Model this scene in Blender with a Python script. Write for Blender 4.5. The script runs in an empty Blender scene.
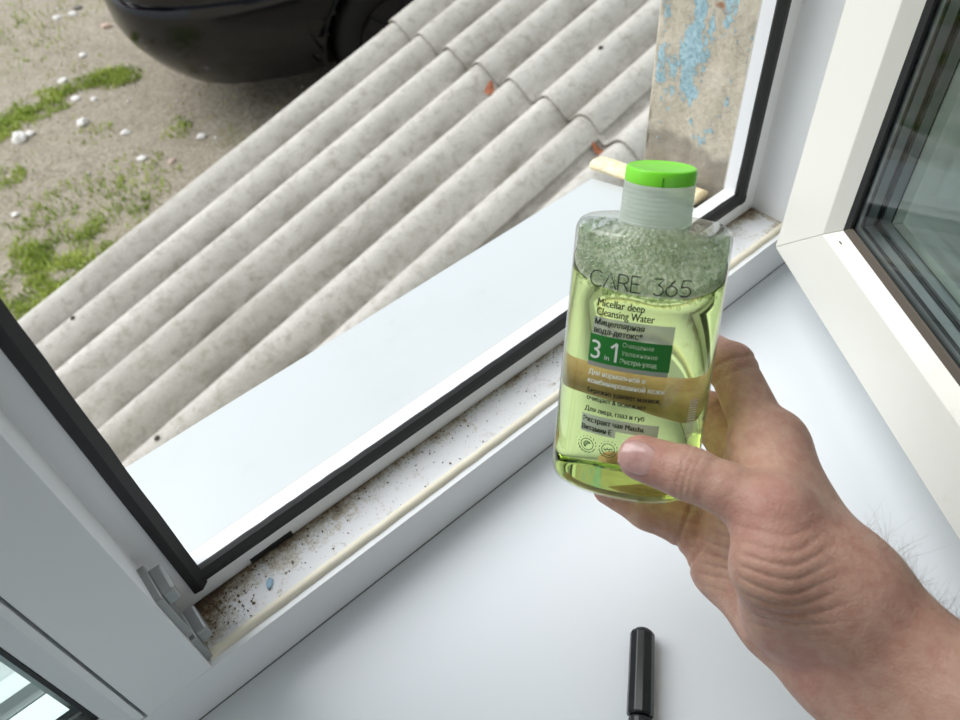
import bpy, bmesh, math, random
import numpy as np
from mathutils import Vector, Matrix, noise as mnoise

scene = bpy.context.scene
col = scene.collection

# ------------------------------------------------------------------ camera
FPX = 755.0
RC = np.array([[0.757229, -0.649611, -0.067896], [-0.517983, -0.533947, -0.668277], [0.397867, 0.541207, -0.740808]])          # world -> camera axes (right, down, forward)
CAM = np.array([0.0, 0.0, 0.5])
cam_d = bpy.data.cameras.new('camera')
cam_d.sensor_width = 36.0
cam_d.lens = FPX / 960 * 36.0
cam_d.clip_start = 0.01
cam_d.clip_end = 200
cam_d.dof.use_dof = True
cam_d.dof.focus_distance = 0.45
cam_d.dof.aperture_fstop = 12.0
cam = bpy.data.objects.new('camera', cam_d)
mw = Matrix.Identity(4)
for i in range(3):
    mw[i][0], mw[i][1], mw[i][2], mw[i][3] = RC[0][i], -RC[1][i], -RC[2][i], CAM[i]
cam.matrix_world = mw
col.objects.link(cam)
scene.camera = cam

# ------------------------------------------------------------------ sky (overcast), exposure
SKY = 0.9
world = bpy.data.worlds.new('overcast_sky')
scene.world = world
world.use_nodes = True
wn = world.node_tree
wn.nodes.clear()
w_out = wn.nodes.new('ShaderNodeOutputWorld')
w_bg = wn.nodes.new('ShaderNodeBackground')
w_tc = wn.nodes.new('ShaderNodeTexCoord')
w_sep = wn.nodes.new('ShaderNodeSeparateXYZ')
w_ramp = wn.nodes.new('ShaderNodeValToRGB')
w_ramp.color_ramp.elements[0].position = 0.0
w_ramp.color_ramp.elements[0].color = (0.46, 0.50, 0.54, 1)
w_ramp.color_ramp.elements[1].position = 1.0
w_ramp.color_ramp.elements[1].color = (0.92, 0.99, 1.08, 1)
wn.links.new(w_tc.outputs['Generated'], w_sep.inputs[0])
wn.links.new(w_sep.outputs['Z'], w_ramp.inputs[0])
wn.links.new(w_ramp.outputs[0], w_bg.inputs[0])
w_bg.inputs[1].default_value = SKY
wn.links.new(w_bg.outputs[0], w_out.inputs[0])

sun_d = bpy.data.lights.new('veiled_sun', 'SUN')
sun_d.energy = 1.8
sun_d.angle = math.radians(50)
sun_d.color = (1.0, 0.985, 0.96)
sun = bpy.data.objects.new('veiled_sun', sun_d)
sun.rotation_euler = Vector((0.40, -0.68, -0.92)).to_track_quat('-Z', 'Y').to_euler()
col.objects.link(sun)

scene.view_settings.view_transform = 'Standard'
scene.view_settings.look = 'None'
scene.view_settings.gamma = 1.0
scene.view_settings.use_curve_mapping = False
scene.view_settings.exposure = 0.55
scene.cycles.max_bounces = 16
scene.cycles.transmission_bounces = 16
scene.cycles.transparent_max_bounces = 40

# ------------------------------------------------------------------ helpers
rnd = random.Random(7)


def at(px, py, depth):
    """point seen at a pixel, at a depth in metres along the view axis"""
    r = RC.T @ np.array([(px - 480) / FPX, (py - 360) / FPX, 1.0])
    return CAM + r * depth


def on_z(px, py, z):
    r = RC.T @ np.array([(px - 480) / FPX, (py - 360) / FPX, 1.0])
    return CAM + r * (z - CAM[2]) / r[2]


def srgb(r, g, b):
    def c(v):
        v /= 255.0
        return v / 12.92 if v <= 0.04045 else ((v + 0.055) / 1.055) ** 2.4
    return (c(r), c(g), c(b), 1.0)


def new_mat(name):
    m = bpy.data.materials.new(name)
    m.use_nodes = True
    nt = m.node_tree
    p = nt.nodes['Principled BSDF']
    return m, nt, p


def simple(name, rgb, rough=0.5, metal=0.0, spec=0.5, coat=0.0):
    m, nt, p = new_mat(name)
    p.inputs['Base Color'].default_value = srgb(*rgb)
    p.inputs['Roughness'].default_value = rough
    p.inputs['Metallic'].default_value = metal
    p.inputs['Specular IOR Level'].default_value = spec
    p.inputs['Coat Weight'].default_value = coat
    return m


def noise_node(nt, scale, detail=4, rough=0.55, vec=None, dist=0.0):
    n = nt.nodes.new('ShaderNodeTexNoise')
    n.inputs['Scale'].default_value = scale
    n.inputs['Detail'].default_value = detail
    n.inputs['Roughness'].default_value = rough
    n.inputs['Distortion'].default_value = dist
    if vec is not None:
        nt.links.new(vec, n.inputs['Vector'])
    return n


def ramp(nt, fac, stops):
    r = nt.nodes.new('ShaderNodeValToRGB')
    el = r.color_ramp.elements
    while len(el) < len(stops):
        el.new(0.5)
    for e, (pos, c) in zip(el, stops):
        e.position = pos
        e.color = c if len(c) == 4 else (*c, 1)
    nt.links.new(fac, r.inputs[0])
    return r


def mix(nt, fac, a, b, blend='MIX'):
    m = nt.nodes.new('ShaderNodeMix')
    m.data_type = 'RGBA'
    m.blend_type = blend
    for sock, v in ((m.inputs[0], fac), (m.inputs[6], a), (m.inputs[7], b)):
        if isinstance(v, (int, float)):
            sock.default_value = v
        elif isinstance(v, tuple):
            sock.default_value = v
        else:
            nt.links.new(v, sock)
    return m.outputs[2]


def mapping(nt, scale=(1, 1, 1), rot=(0, 0, 0), loc=(0, 0, 0), coord='Object'):
    tc = nt.nodes.new('ShaderNodeTexCoord')
    mp = nt.nodes.new('ShaderNodeMapping')
    mp.inputs['Scale'].default_value = scale
    mp.inputs['Rotation'].default_value = rot
    mp.inputs['Location'].default_value = loc
    nt.links.new(tc.outputs[coord], mp.inputs[0])
    return mp.outputs[0]


def bump(nt, p, height, strength=0.3, dist=0.002):
    b = nt.nodes.new('ShaderNodeBump')
    b.inputs['Strength'].default_value = strength
    b.inputs['Distance'].default_value = dist
    nt.links.new(height, b.inputs['Height'])
    nt.links.new(b.outputs[0], p.inputs['Normal'])
    return b


W3 = (1, 1, 1, 1)
K3 = (0, 0, 0, 1)


def worn_white(name, rgb, dirt=(150, 140, 120), amount=0.25, rough=0.35, scale=9.0):
    """plastic or paint with faint blotches of grime"""
    m, nt, p = new_mat(name)
    v = mapping(nt)
    n1 = noise_node(nt, scale, 6, 0.65, v)
    n2 = noise_node(nt, scale * 14, 4, 0.7, v)
    f1 = ramp(nt, n1.outputs[0], [(0.52, K3), (0.78, W3)])
    f2 = ramp(nt, n2.outputs[0], [(0.60, K3), (0.75, W3)])
    mm = nt.nodes.new('ShaderNodeMath')
    mm.operation = 'MULTIPLY'
    nt.links.new(f1.outputs[0], mm.inputs[0])
    nt.links.new(f2.outputs[0], mm.inputs[1])
    ad = nt.nodes.new('ShaderNodeMath')
    ad.operation = 'MULTIPLY_ADD'
    nt.links.new(f1.outputs[0], ad.inputs[0])
    ad.inputs[1].default_value = 0.25
    nt.links.new(mm.outputs[0], ad.inputs[2])
    sc = nt.nodes.new('ShaderNodeMath')
    sc.operation = 'MULTIPLY'
    sc.inputs[1].default_value = amount
    nt.links.new(ad.outputs[0], sc.inputs[0])
    c = mix(nt, sc.outputs[0], srgb(*rgb), srgb(*dirt))
    nt.links.new(c, p.inputs['Base Color'])
    p.inputs['Roughness'].default_value = rough
    bump(nt, p, n2.outputs[0], 0.05, 0.001)
    return m


def mesh_obj(name, verts, faces, mat=None, parent=None, smooth=False, loc=None):
    me = bpy.data.meshes.new(name)
    me.from_pydata([tuple(map(float, v)) for v in verts], [], [tuple(f) for f in faces])
    me.update()
    if smooth:
        me.polygons.foreach_set('use_smooth', [True] * len(me.polygons))
    o = bpy.data.objects.new(name, me)
    col.objects.link(o)
    if mat:
        me.materials.append(mat)
    if parent is not None:
        o.parent = parent
    if loc is not None:
        o.location = loc
    return o


def bm_obj(name, bm, mat=None, parent=None, smooth=False):
    me = bpy.data.meshes.new(name)
    bmesh.ops.recalc_face_normals(bm, faces=bm.faces)
    bm.to_mesh(me)
    bm.free()
    if smooth:
        me.polygons.foreach_set('use_smooth', [True] * len(me.polygons))
    o = bpy.data.objects.new(name, me)
    col.objects.link(o)
    if mat:
        me.materials.append(mat)
    if parent is not None:
        o.parent = parent
    return o


def bm_box(bm, lo, hi):
    vs = [bm.verts.new((x, y, z)) for x in (lo[0], hi[0]) for y in (lo[1], hi[1]) for z in (lo[2], hi[2])]
    for f in ((0, 1, 3, 2), (4, 6, 7, 5), (0, 4, 5, 1), (2, 3, 7, 6), (0, 2, 6, 4), (1, 5, 7, 3)):
        bm.faces.new([vs[i] for i in f])


def box(name, lo, hi, mat, parent=None, bev=0.0, seg=2):
    bm = bmesh.new()
    bm_box(bm, lo, hi)
    if bev:
        bmesh.ops.bevel(bm, geom=bm.edges[:], offset=bev, segments=seg, affect='EDGES', profile=0.5)
    return bm_obj(name, bm, mat, parent)


def prism(name, poly, frame, a0, a1, mat, parent=None, bev=0.0, cut0=0.0, cut1=0.0):
    """extrude a 2-D polygon; frame(u, v, a) -> xyz; cut0/1 shear the ends for mitres (da per u)"""
    bm = bmesh.new()
    n = len(poly)
    A = [bm.verts.new(frame(u, v, a0 + cut0 * u)) for u, v in poly]
    B = [bm.verts.new(frame(u, v, a1 + cut1 * u)) for u, v in poly]
    bm.faces.new(A)
    bm.faces.new(B[::-1])
    for i in range(n):
        bm.faces.new((A[i], B[i], B[(i + 1) % n], A[(i + 1) % n]))
    if bev:
        bmesh.ops.recalc_face_normals(bm, faces=bm.faces)
        bmesh.ops.bevel(bm, geom=bm.edges[:], offset=bev, segments=2, affect='EDGES', profile=0.5)
    return bm_obj(name, bm, mat, parent)


def empty(name, loc=(0, 0, 0)):
    o = bpy.data.objects.new(name, None)
    o.empty_display_size = 0.05
    o.location = loc
    col.objects.link(o)
    return o


def tag(o, label=None, cat=None, group=None, kind=None):
    if label:
        o['label'] = label
    if cat:
        o['category'] = cat
    if group:
        o['group'] = group
    if kind:
        o['kind'] = kind
    return o


def adopt(parent, *objs):
    """parent world-placed parts to a thing whose empty is off the origin"""
    for o in objs:
        o.parent = parent
        o.matrix_parent_inverse = Matrix.Translation(-Vector(parent.location))


# ------------------------------------------------------------------ materials
M_PVC = worn_white('white_plastic_frame', (238, 240, 242), (170, 165, 150), 0.12, 0.35)
M_SASH = worn_white('cream_white_plastic', (240, 239, 230), (180, 172, 140), 0.25, 0.38, 5.0)
M_TROUGH = None
M_SILL = worn_white('white_sill_laminate', (234, 239, 244), (186, 186, 186), 0.10, 0.28, 4.0)
M_DRIP = worn_white('white_painted_metal', (201, 207, 208), (140, 134, 124), 0.38, 0.4, 7.0)
M_STOP = worn_white('chalky_outer_lip', (194, 193, 187), (110, 104, 78), 1.0, 0.6, 22.0)
M_SEAL = worn_white('yellowed_seal', (232, 226, 206), (140, 116, 80), 0.4, 0.55, 18.0)
M_GASKET = simple('black_rubber', (26, 27, 28), 0.55)
M_GASKET2 = simple('brown_grey_rubber', (92, 84, 74), 0.6)
M_STEEL = worn_white('galvanised_steel', (160, 162, 160), (80, 76, 70), 0.7, 0.38, 40.0)
M_STEEL.node_tree.nodes['Principled BSDF'].inputs['Metallic'].default_value = 0.75
M_SPACER = simple('aluminium_spacer', (165, 170, 172), 0.35, 0.8)
M_WALLIN = worn_white('interior_paint', (228, 228, 224), (190, 186, 178), 0.2, 0.7, 2.0)
M_FLOORIN = worn_white('floor_boards', (150, 120, 92), (110, 86, 62), 0.6, 0.5, 3.0)

M_GLASS = bpy.data.materials.new('window_glass')
M_GLASS.use_nodes = True
nt = M_GLASS.node_tree
nt.nodes.clear()
_o = nt.nodes.new('ShaderNodeOutputMaterial')
_m = nt.nodes.new('ShaderNodeMixShader')
_t = nt.nodes.new('ShaderNodeBsdfTransparent')
_t.inputs[0].default_value = (0.86, 0.91, 0.89, 1)
_g = nt.nodes.new('ShaderNodeBsdfGlossy')
_g.inputs['Roughness'].default_value = 0.01
_f = nt.nodes.new('ShaderNodeFresnel')
_f.inputs[0].default_value = 1.5
nt.links.new(_f.outputs[0], _m.inputs[0])
nt.links.new(_t.outputs[0], _m.inputs[1])
nt.links.new(_g.outputs[0], _m.inputs[2])
nt.links.new(_m.outputs[0], _o.inputs[0])

def trough_mat():
    m, nt, p = new_mat('dirty_white_rebate')
    v = mapping(nt)
    at_ = nt.nodes.new('ShaderNodeAttribute'); at_.attribute_name = 'grime'
    n1 = noise_node(nt, 55, 6, 0.7, v, 0.6)
    n2 = noise_node(nt, 420, 4, 0.7, v)
    ad = nt.nodes.new('ShaderNodeMath'); ad.operation = 'MULTIPLY_ADD'
    nt.links.new(n2.outputs[0], ad.inputs[0]); ad.inputs[1].default_value = 0.55
    nt.links.new(n1.outputs[0], ad.inputs[2])
    a2 = nt.nodes.new('ShaderNodeMath'); a2.operation = 'ADD'
    nt.links.new(ad.outputs[0], a2.inputs[0]); nt.links.new(at_.outputs['Fac'], a2.inputs[1])
    f = ramp(nt, a2.outputs[0], [(0.86, K3), (0.97, (0.35, 0.35, 0.35, 1)), (1.0, (0.9, 0.9, 0.9, 1))])
    f.color_ramp.elements[0].position = 0.80
    sc = nt.nodes.new('ShaderNodeMapRange')
    nt.links.new(a2.outputs[0], sc.inputs[0])
    sc.inputs[1].default_value = 0.86; sc.inputs[2].default_value = 1.45
    bc = ramp(nt, sc.outputs[0], [(0.0, srgb(226, 228, 230)), (0.3, srgb(190, 182, 168)), (0.65, srgb(132, 114, 90)), (1.0, srgb(74, 60, 44))])
    nt.links.new(bc.outputs[0], p.inputs['Base Color'])
    p.inputs['Roughness'].default_value = 0.6
    bump(nt, p, ad.outputs[0], 0.2, 0.0015)
    return m


M_TROUGH = trough_mat()

# ================================================================== THE SETTING
GZ = -1.35                      # yard level
YI, YS, YO = 0.2554, 0.3006, 0.3200   # frame: room face, stop face, outer face
ZR = 0.0442                     # rebate floor above the inner sill
XL, XR = -0.0378, 0.5600        # rebate faces of the open light (post, right jamb)
HEAD = 1.34                     # rebate of the head

# --- ground
def ground_mat():
    m, nt, p = new_mat('sandy_soil')
    v = mapping(nt)
    big = noise_node(nt, 1.3, 5, 0.6, v)
    mid = noise_node(nt, 9, 6, 0.7, v, 0.4)
    fine = noise_node(nt, 60, 5, 0.75, v)
    c1 = ramp(nt, big.outputs[0], [(0.3, srgb(152, 141, 122)), (0.55, srgb(178, 168, 150)), (0.75, srgb(198, 189, 172))])
    c2 = ramp(nt, mid.outputs[0], [(0.33, srgb(116, 104, 84)), (0.5, srgb(170, 160, 142)), (0.7, srgb(202, 194, 178))])
    c = mix(nt, 0.5, c1.outputs[0], c2.outputs[0])
    c3 = ramp(nt, fine.outputs[0], [(0.35, srgb(90, 82, 70)), (0.5, srgb(170, 160, 142)), (0.68, srgb(215, 208, 196))])
    c = mix(nt, 0.5, c, c3.outputs[0])
    vo = nt.nodes.new('ShaderNodeTexVoronoi')
    vo.inputs['Scale'].default_value = 26
    nt.links.new(v, vo.inputs['Vector'])
    sp = ramp(nt, vo.outputs['Distance'], [(0.06, W3), (0.12, K3)])
    mk = noise_node(nt, 4.0, 3, 0.6, v)
    mkr = ramp(nt, mk.outputs[0], [(0.5, K3), (0.6, W3)])
    mm = nt.nodes.new('ShaderNodeMath'); mm.operation = 'MULTIPLY'
    nt.links.new(sp.outputs[0], mm.inputs[0]); nt.links.new(mkr.outputs[0], mm.inputs[1])
    c = mix(nt, mm.outputs[0], c, srgb(205, 198, 188))
    gr = noise_node(nt, 2.6, 5, 0.65, v)
    grr = ramp(nt, gr.outputs[0], [(0.56, K3), (0.72, (0.45, 0.45, 0.45, 1))])
    c = mix(nt, grr.outputs[0], c, srgb(128, 130, 80))
    nt.links.new(c, p.inputs['Base Color'])
    p.inputs['Roughness'].default_value = 0.95
    p.inputs['Specular IOR Level'].default_value = 0.1
    ad = nt.nodes.new('ShaderNodeMath'); ad.operation = 'ADD'
    nt.links.new(mid.outputs[0], ad.inputs[0]); nt.links.new(fine.outputs[0], ad.inputs[1])
    bump(nt, p, ad.outputs[0], 0.6, 0.03)
    return m


NG = 90
vs, fs = [], []
for j in range(NG + 1):
    for i in range(NG + 1):
        x = -9 + 18 * i / NG
        y = 0.43 + 14 * j / NG
        z = GZ + 0.03 * (mnoise.noise(Vector((x * 0.8, y * 0.8, 3))) - 0.2) + 0.012 * mnoise.noise(Vector((x * 3.3, y * 3.3, 9)))
        vs.append((x, y, z))
for j in range(NG):
    for i in range(NG):
        k = j * (NG + 1) + i
        fs.append((k, k + 1, k + NG + 2, k + NG + 1))
ground = mesh_obj('ground', vs, fs, ground_mat(), smooth=True)
tag(ground, 'sandy yard soil below the window with sparse grass', kind='structure')


def ground_h(x, y):
    return GZ + 0.03 * (mnoise.noise(Vector((x * 0.8, y * 0.8, 3))) - 0.2) + 0.012 * mnoise.noise(Vector((x * 3.3, y * 3.3, 9)))


# --- house wall around the window, outer leaf with flaking blue paint
def flaking_mat():
    m, nt, p = new_mat('plaster_with_flaking_blue_paint')
    v = mapping(nt)
    vs_ = mapping(nt, scale=(1, 1, 0.55))
    base_n = noise_node(nt, 22, 6, 0.65, v)
    base = ramp(nt, base_n.outputs[0], [(0.3, srgb(182, 173, 154)), (0.5, srgb(210, 201, 182)), (0.72, srgb(226, 219, 202))])
    g_n = noise_node(nt, 130, 4, 0.7, v)
    g = ramp(nt, g_n.outputs[0], [(0.35, srgb(140, 132, 118)), (0.55, srgb(208, 199, 181))])
    c = mix(nt, 0.3, base.outputs[0], g.outputs[0])
    # patches of paint left on the plaster
    pn = nt.nodes.new('ShaderNodeAttribute'); pn.attribute_name = 'paint'
    pf = noise_node(nt, 210, 4, 0.7, vs_)
    pm = noise_node(nt, 60, 3, 0.6, vs_)
    a0 = nt.nodes.new('ShaderNodeMath'); a0.operation = 'MULTIPLY_ADD'
    nt.links.new(pm.outputs[0], a0.inputs[0]); a0.inputs[1].default_value = 0.9
    nt.links.new(pn.outputs['Fac'], a0.inputs[2])
    ad = nt.nodes.new('ShaderNodeMath'); ad.operation = 'MULTIPLY_ADD'
    nt.links.new(pf.outputs[0], ad.inputs[0]); ad.inputs[1].default_value = 1.1
    nt.links.new(a0.outputs[0], ad.inputs[2])
    mask = ramp(nt, ad.outputs[0], [(0.0, K3), (0.02, W3)])
    sb_ = nt.nodes.new('ShaderNodeMath'); sb_.operation = 'SUBTRACT'
    nt.links.new(ad.outputs[0], sb_.inputs[0]); sb_.inputs[1].default_value = 1.27
    nt.links.new(sb_.outputs[0], mask.inputs[0])
    be = nt.nodes.new('ShaderNodeAttribute'); be.attribute_name = 'bare'
    c = mix(nt, be.outputs['Fac'], c, srgb(146, 140, 130))
    pc_n = noise_node(nt, 260, 3, 0.6, v)
    pc = ramp(nt, pc_n.outputs[0], [(0.3, srgb(138, 176, 190)), (0.6, srgb(182, 212, 220))])
    # bare darker cement near the bottom of the reveal
    c = mix(nt, mask.outputs[0], c, pc.outputs[0])
    # rusty pits
    rn = noise_node(nt, 30, 2, 0.5, v)
    rr = ramp(nt, rn.outputs[0], [(0.74, K3), (0.77, W3)])
    c = mix(nt, rr.outputs[0], c, srgb(168, 122, 88))
    nt.links.new(c, p.inputs['Base Color'])
    p.inputs['Roughness'].default_value = 0.9
    hh = nt.nodes.new('ShaderNodeMath'); hh.operation = 'MULTIPLY_ADD'
    nt.links.new(mask.outputs[0], hh.inputs[0]); hh.inputs[1].default_value = 0.8
    nt.links.new(g_n.outputs[0], hh.inputs[2])
    bump(nt, p, hh.outputs[0], 0.7, 0.0025)
    return m


M_PLASTER = flaking_mat()
RX = 0.546                      # plaster reveal face beside the frame
RY = 0.426                      # outer face of the house wall


def reveal_wall():
    """outer leaf of the wall right of the window: rough reveal and worn arris as real relief"""
    bm = bmesh.new()
    nz, ny = 150, 26
    z0, z1 = GZ, 2.0
    grid = []
    # path in plan: frame -> reveal -> rounded arris -> outer face
    plan = [(RX, YO + 0.0005 + (RY - 0.006 - YO) * k / ny, 'r') for k in range(ny + 1)]
    plan += [(RX + 0.006 * (1 - math.cos(t)), RY - 0.006 + 0.006 * math.sin(t), 'a') for t in (0.5, 1.0, 1.4)]
    plan += [(RX + 0.02, RY, 'o'), (RX + 0.2, RY, 'o'), (RX + 4.0, RY, 'o')]
    zs = [GZ, -0.6, -0.1] + [-0.03 + 0.62 * k / nz for k in range(nz + 1)] + [0.75, 1.1, 1.6, 2.0]
    for z in zs:
        row = []
        for (x, y, k) in plan:
            d = 0.0
            if k in 'ra' and -0.03 <= z <= 0.6:
                d = 0.0030 * mnoise.noise(Vector((x * 30, y * 45, z * 25))) + 0.0012 * mnoise.noise(Vector((x * 200, y * 220, z * 160)))
                if k == 'a':
                    d *= 1.8
            row.append(bm.verts.new((x + d, y + (d * 0.8 if k == 'a' else 0), z)))
        grid.append(row)
    for j in range(len(grid) - 1):
        for i in range(len(plan) - 1):
            bm.faces.new((grid[j][i], grid[j][i + 1], grid[j + 1][i + 1], grid[j + 1][i]))
    o = bm_obj('wall_outer', bm, M_PLASTER, smooth=True)
    spots = [(0.3847, 0.176, 0.013, 0.030, 0.75), (0.380, 0.205, 0.008, 0.025, 0.5), (0.400, 0.158, 0.010, 0.015, 0.45), (0.3667, 0.200, 0.006, 0.03, 0.35), (0.379, 0.140, 0.008, 0.012, 0.5),
             (0.416, 0.200, 0.004, 0.012, 0.5), (0.416, 0.155, 0.004, 0.025, 0.5), (0.374, 0.108, 0.008, 0.010, 0.35), (0.352, 0.225, 0.008, 0.02, 0.5), (0.400, 0.115, 0.006, 0.02, 0.3),
             (0.352, 0.112, 0.008, 0.008, 0.5), (0.360, 0.099, 0.012, 0.007, 0.45), (0.342, 0.146, 0.004, 0.03, 0.3), (0.385, 0.26, 0.02, 0.03, 0.5), (0.36, 0.32, 0.02, 0.04, 0.5), (0.40, 0.40, 0.02, 0.06, 0.5)]
    pa_, ba_ = [], []
    for v in o.data.vertices:
        y, z = v.co.y, v.co.z
        q = 0.0
        for (cy, cz, sy, sz, g) in spots:
            q = max(q, g * math.exp(-((y - cy) / sy) ** 2 - ((z - cz) / sz) ** 2))
        if v.co.x > RX + 0.03:
            q = 0.3
        pa_.append(q)
        ba_.append(0.75 * min(1, max(0, (0.095 + 0.010 * mnoise.noise(Vector((y * 60, z * 20, 0))) - z) / 0.008)))
    o.data.attributes.new('paint', 'FLOAT', 'POINT').data.foreach_set('value', pa_)
    o.data.attributes.new('bare', 'FLOAT', 'POINT').data.foreach_set('value', ba_)
    return o


tag(reveal_wall(), 'rough plaster wall with flaking pale blue paint', kind='structure')

# rest of the outer leaf (left of the window, above and below it)
bm = bmesh.new()
bm_box(bm, (-4.0, YO + 0.001, GZ), (-0.79, RY, 2.0))
bm_box(bm, (-0.79, YO + 0.001, 1.40), (RX, RY, 2.0))
bm_box(bm, (-0.79, YO + 0.001, GZ), (RX, RY, 0.012))
tag(bm_obj('wall_outer_face', bm, M_PLASTER), 'plastered outer face of the house', kind='structure')

# interior leaf
IY = -0.12
bm = bmesh.new()
bm_box(bm, (-3.0, IY, -0.9), (-0.80, YO, 1.8))
bm_box(bm, (0.625, IY, -0.9), (3.0, YO, 1.8))
bm_box(bm, (-0.80, IY, 1.405), (0.625, YO, 1.8))
bm_box(bm, (-0.80, IY, -0.9), (0.625, YO, -0.034))
tag(bm_obj('wall_front', bm, M_WALLIN), 'white inner wall around the window', kind='structure')
tag(box('floor', (-3.0, -2.6, -0.95), (3.0, IY, -0.9), M_FLOORIN), 'room floor', kind='structure')
tag(box('ceiling', (-3.0, -2.6, 1.8), (3.0, YO, 1.85), M_WALLIN), 'white ceiling', kind='structure')
tag(box('wall_left', (-3.1, -2.6, -0.95), (-3.0, YO, 1.85), M_WALLIN), 'white side wall', kind='structure')
tag(box('wall_right', (3.0, -2.6, -0.95), (3.1, YO, 1.85), M_WALLIN), 'white side wall', kind='structure')
bm = bmesh.new()                # unseen back wall; wide opening added to light the sill and frame
bm_box(bm, (-3.1, -2.7, -0.95), (-1.7, -2.6, 1.85))
bm_box(bm, (1.7, -2.7, -0.95), (3.1, -2.6, 1.85))
bm_box(bm, (-1.7, -2.7, 1.5), (1.7, -2.6, 1.85))
bm_box(bm, (-1.7, -2.7, -0.95), (1.7, -2.6, -0.1))
tag(bm_obj('wall_back', bm, M_WALLIN), 'white back wall with a wide opening added for fill light', kind='structure')

# --- window frame
win = empty('window_1', (0.26, YI, 0))
tag(win, 'white plastic window frame with centre post', kind='structure')
W_PARTS = []


def part(o):
    W_PARTS.append(o)
    return o


def rail_f(u, v, a):            # u: height above sill, v: world y, a: world x
    return (a, v, u)


def sec(extra=-0.03, dy=0.0):
    """frame section: (height into the opening, y)"""
    return [(extra, YI), (ZR, YI), (ZR, YS + dy), (0.0600, YS + dy), (0.0602, YS + 0.004 + dy), (0.0700, YS + 0.0045 + dy), (0.0672, YO + dy), (extra, YO + dy)]


def gasket_sec():
    return [(0.0606, YS - 0.0012), (0.0612, YS + 0.0052), (0.0708, YS + 0.0052), (0.0722, YS + 0.0030), (0.0716, YS + 0.0002), (0.0660, YS - 0.0016)]


XFL = -0.74                     # far left frame of the fixed light
part(prism('bottom_rail', sec(), rail_f, XFL - 0.04, XR + 0.062, M_PVC, None, 0.0004))


def jamb_f(u, v, a):            # right jamb: u measured from outside towards the opening
    return (XR + ZR - u, v, a)


def post_f(u, v, a):            # post: u towards the opening on the right
    return (XL - ZR + u, v, a)


part(prism('right_jamb', sec(-0.018, -0.0003), jamb_f, ZR, HEAD, M_PVC, None, 0.0004))
post_sec = [(0.0023, YI), (ZR, YI), (ZR, YS - 0.0003), (0.0600, YS - 0.0003), (0.0602, YS + 0.0037), (0.0660, YS + 0.0042), (0.0640, YO - 0.0003), (-0.022, YO - 0.0003), (-0.022, 0.283), (0.0023, 0.283)]
part(prism('centre_post', post_sec, post_f, ZR, HEAD, M_PVC, None, 0.0004))


def head_f(u, v, a):
    return (a, v, HEAD + ZR - u)


part(prism('head_rail', sec(-0.018, -0.0006), head_f, XFL - 0.04, XR + 0.062, M_PVC, None, 0.0004))
part(box('left_jamb', (XFL - 0.04, YI, ZR), (XFL + 0.002, YO, HEAD), M_PVC, None, 0.0004))

# gaskets of the opening light; edges slightly chewed
def gasket(name, frame, a0, a1, n, seed):
    r = random.Random(seed)
    g = gasket_sec()
    vs, fs = [], []
    for i in range(n + 1):
        a = a0 + (a1 - a0) * i / n
        j = 0.00028 * r.uniform(-1, 1)
        for (u, v) in g:
            vs.append(frame(u + (j if u > 0.068 else 0.3 * j), v, a))
    m = len(g)
    for i in range(n):
        for k in range(m):
            fs.append((i * m + k, i * m + (k + 1) % m, (i + 1) * m + (k + 1) % m, (i + 1) * m + k))
    fs.append(tuple(range(m)))
    fs.append(tuple(n * m + k for k in range(m))[::-1])
    return mesh_obj(name, vs, fs, M_GASKET)


part(gasket('gasket', rail_f, XL + 0.016, XR - 0.016, 90, 1))
part(gasket('gasket', jamb_f, 0.060, HEAD - 0.01, 60, 2))


def post_gf(u, v, a):
    return (XL - ZR + u - 0.004 + (0.0 if v > YS + 0.002 else 0.002), YS + (v - YS) * 2.1, a)


part(gasket('gasket', post_gf, 0.057, HEAD - 0.01, 60, 3))

# dirty rebate floor as a thin liner, yellowed seal bead and the lip
nxr, nyr = 260, 16
vs, fs, gm = [], [], []
for i in range(nxr + 1):
    x = XL + (XR - XL) * i / nxr
    for j in range(nyr + 1):
        y = YI + 0.0112 + (YS - 0.0002 - YI - 0.0112) * j / nyr
        vs.append((x, y, ZR + 0.0005))
        ds = YS - y
        g = 0.42 * math.exp(-ds / 0.0045) + 0.55 * math.exp(-((x - XL) / 0.028) ** 2) * math.exp(-(ds / 0.03) ** 2) + 0.30 * math.exp(-((x - XR) / 0.03) ** 2)
        g += 0.22 * math.exp(-((x - 0.02) / 0.10) ** 2) * math.exp(-ds / 0.016) - 0.35 * math.exp(-((x - 0.545) / 0.014) ** 2 - ((y - 0.279) / 0.009) ** 2)
        gm.append(g)
for i in range(nxr):
    for j in range(nyr):
        k = i * (nyr + 1) + j
        fs.append((k, k + nyr + 1, k + nyr + 2, k + 1))
o = part(mesh_obj('rebate_floor', vs, fs, M_TROUGH))
o.data.attributes.new('grime', 'FLOAT', 'POINT').data.foreach_set('value', gm)
nb = 80
vs, fs = [], []
for i in range(nb + 1):
    x = XL + 0.002 + (XR - XL - 0.004) * i / nb
    wob = 0.0004 * math.sin(i * 1.7) * rnd.random()
    for k in range(7):
        t = math.pi * k / 6
        vs.append((x, 0.2631 - 0.0036 * math.cos(t) + wob, ZR - 0.0006 + 0.0042 * math.sin(t)))
for i in range(nb):
    for k in range(6):
        a = i * 7 + k
        fs.append((a, a + 1, a + 8, a + 7))
part(mesh_obj('seal_bead', vs, fs, M_SEAL, None, True))

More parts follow.
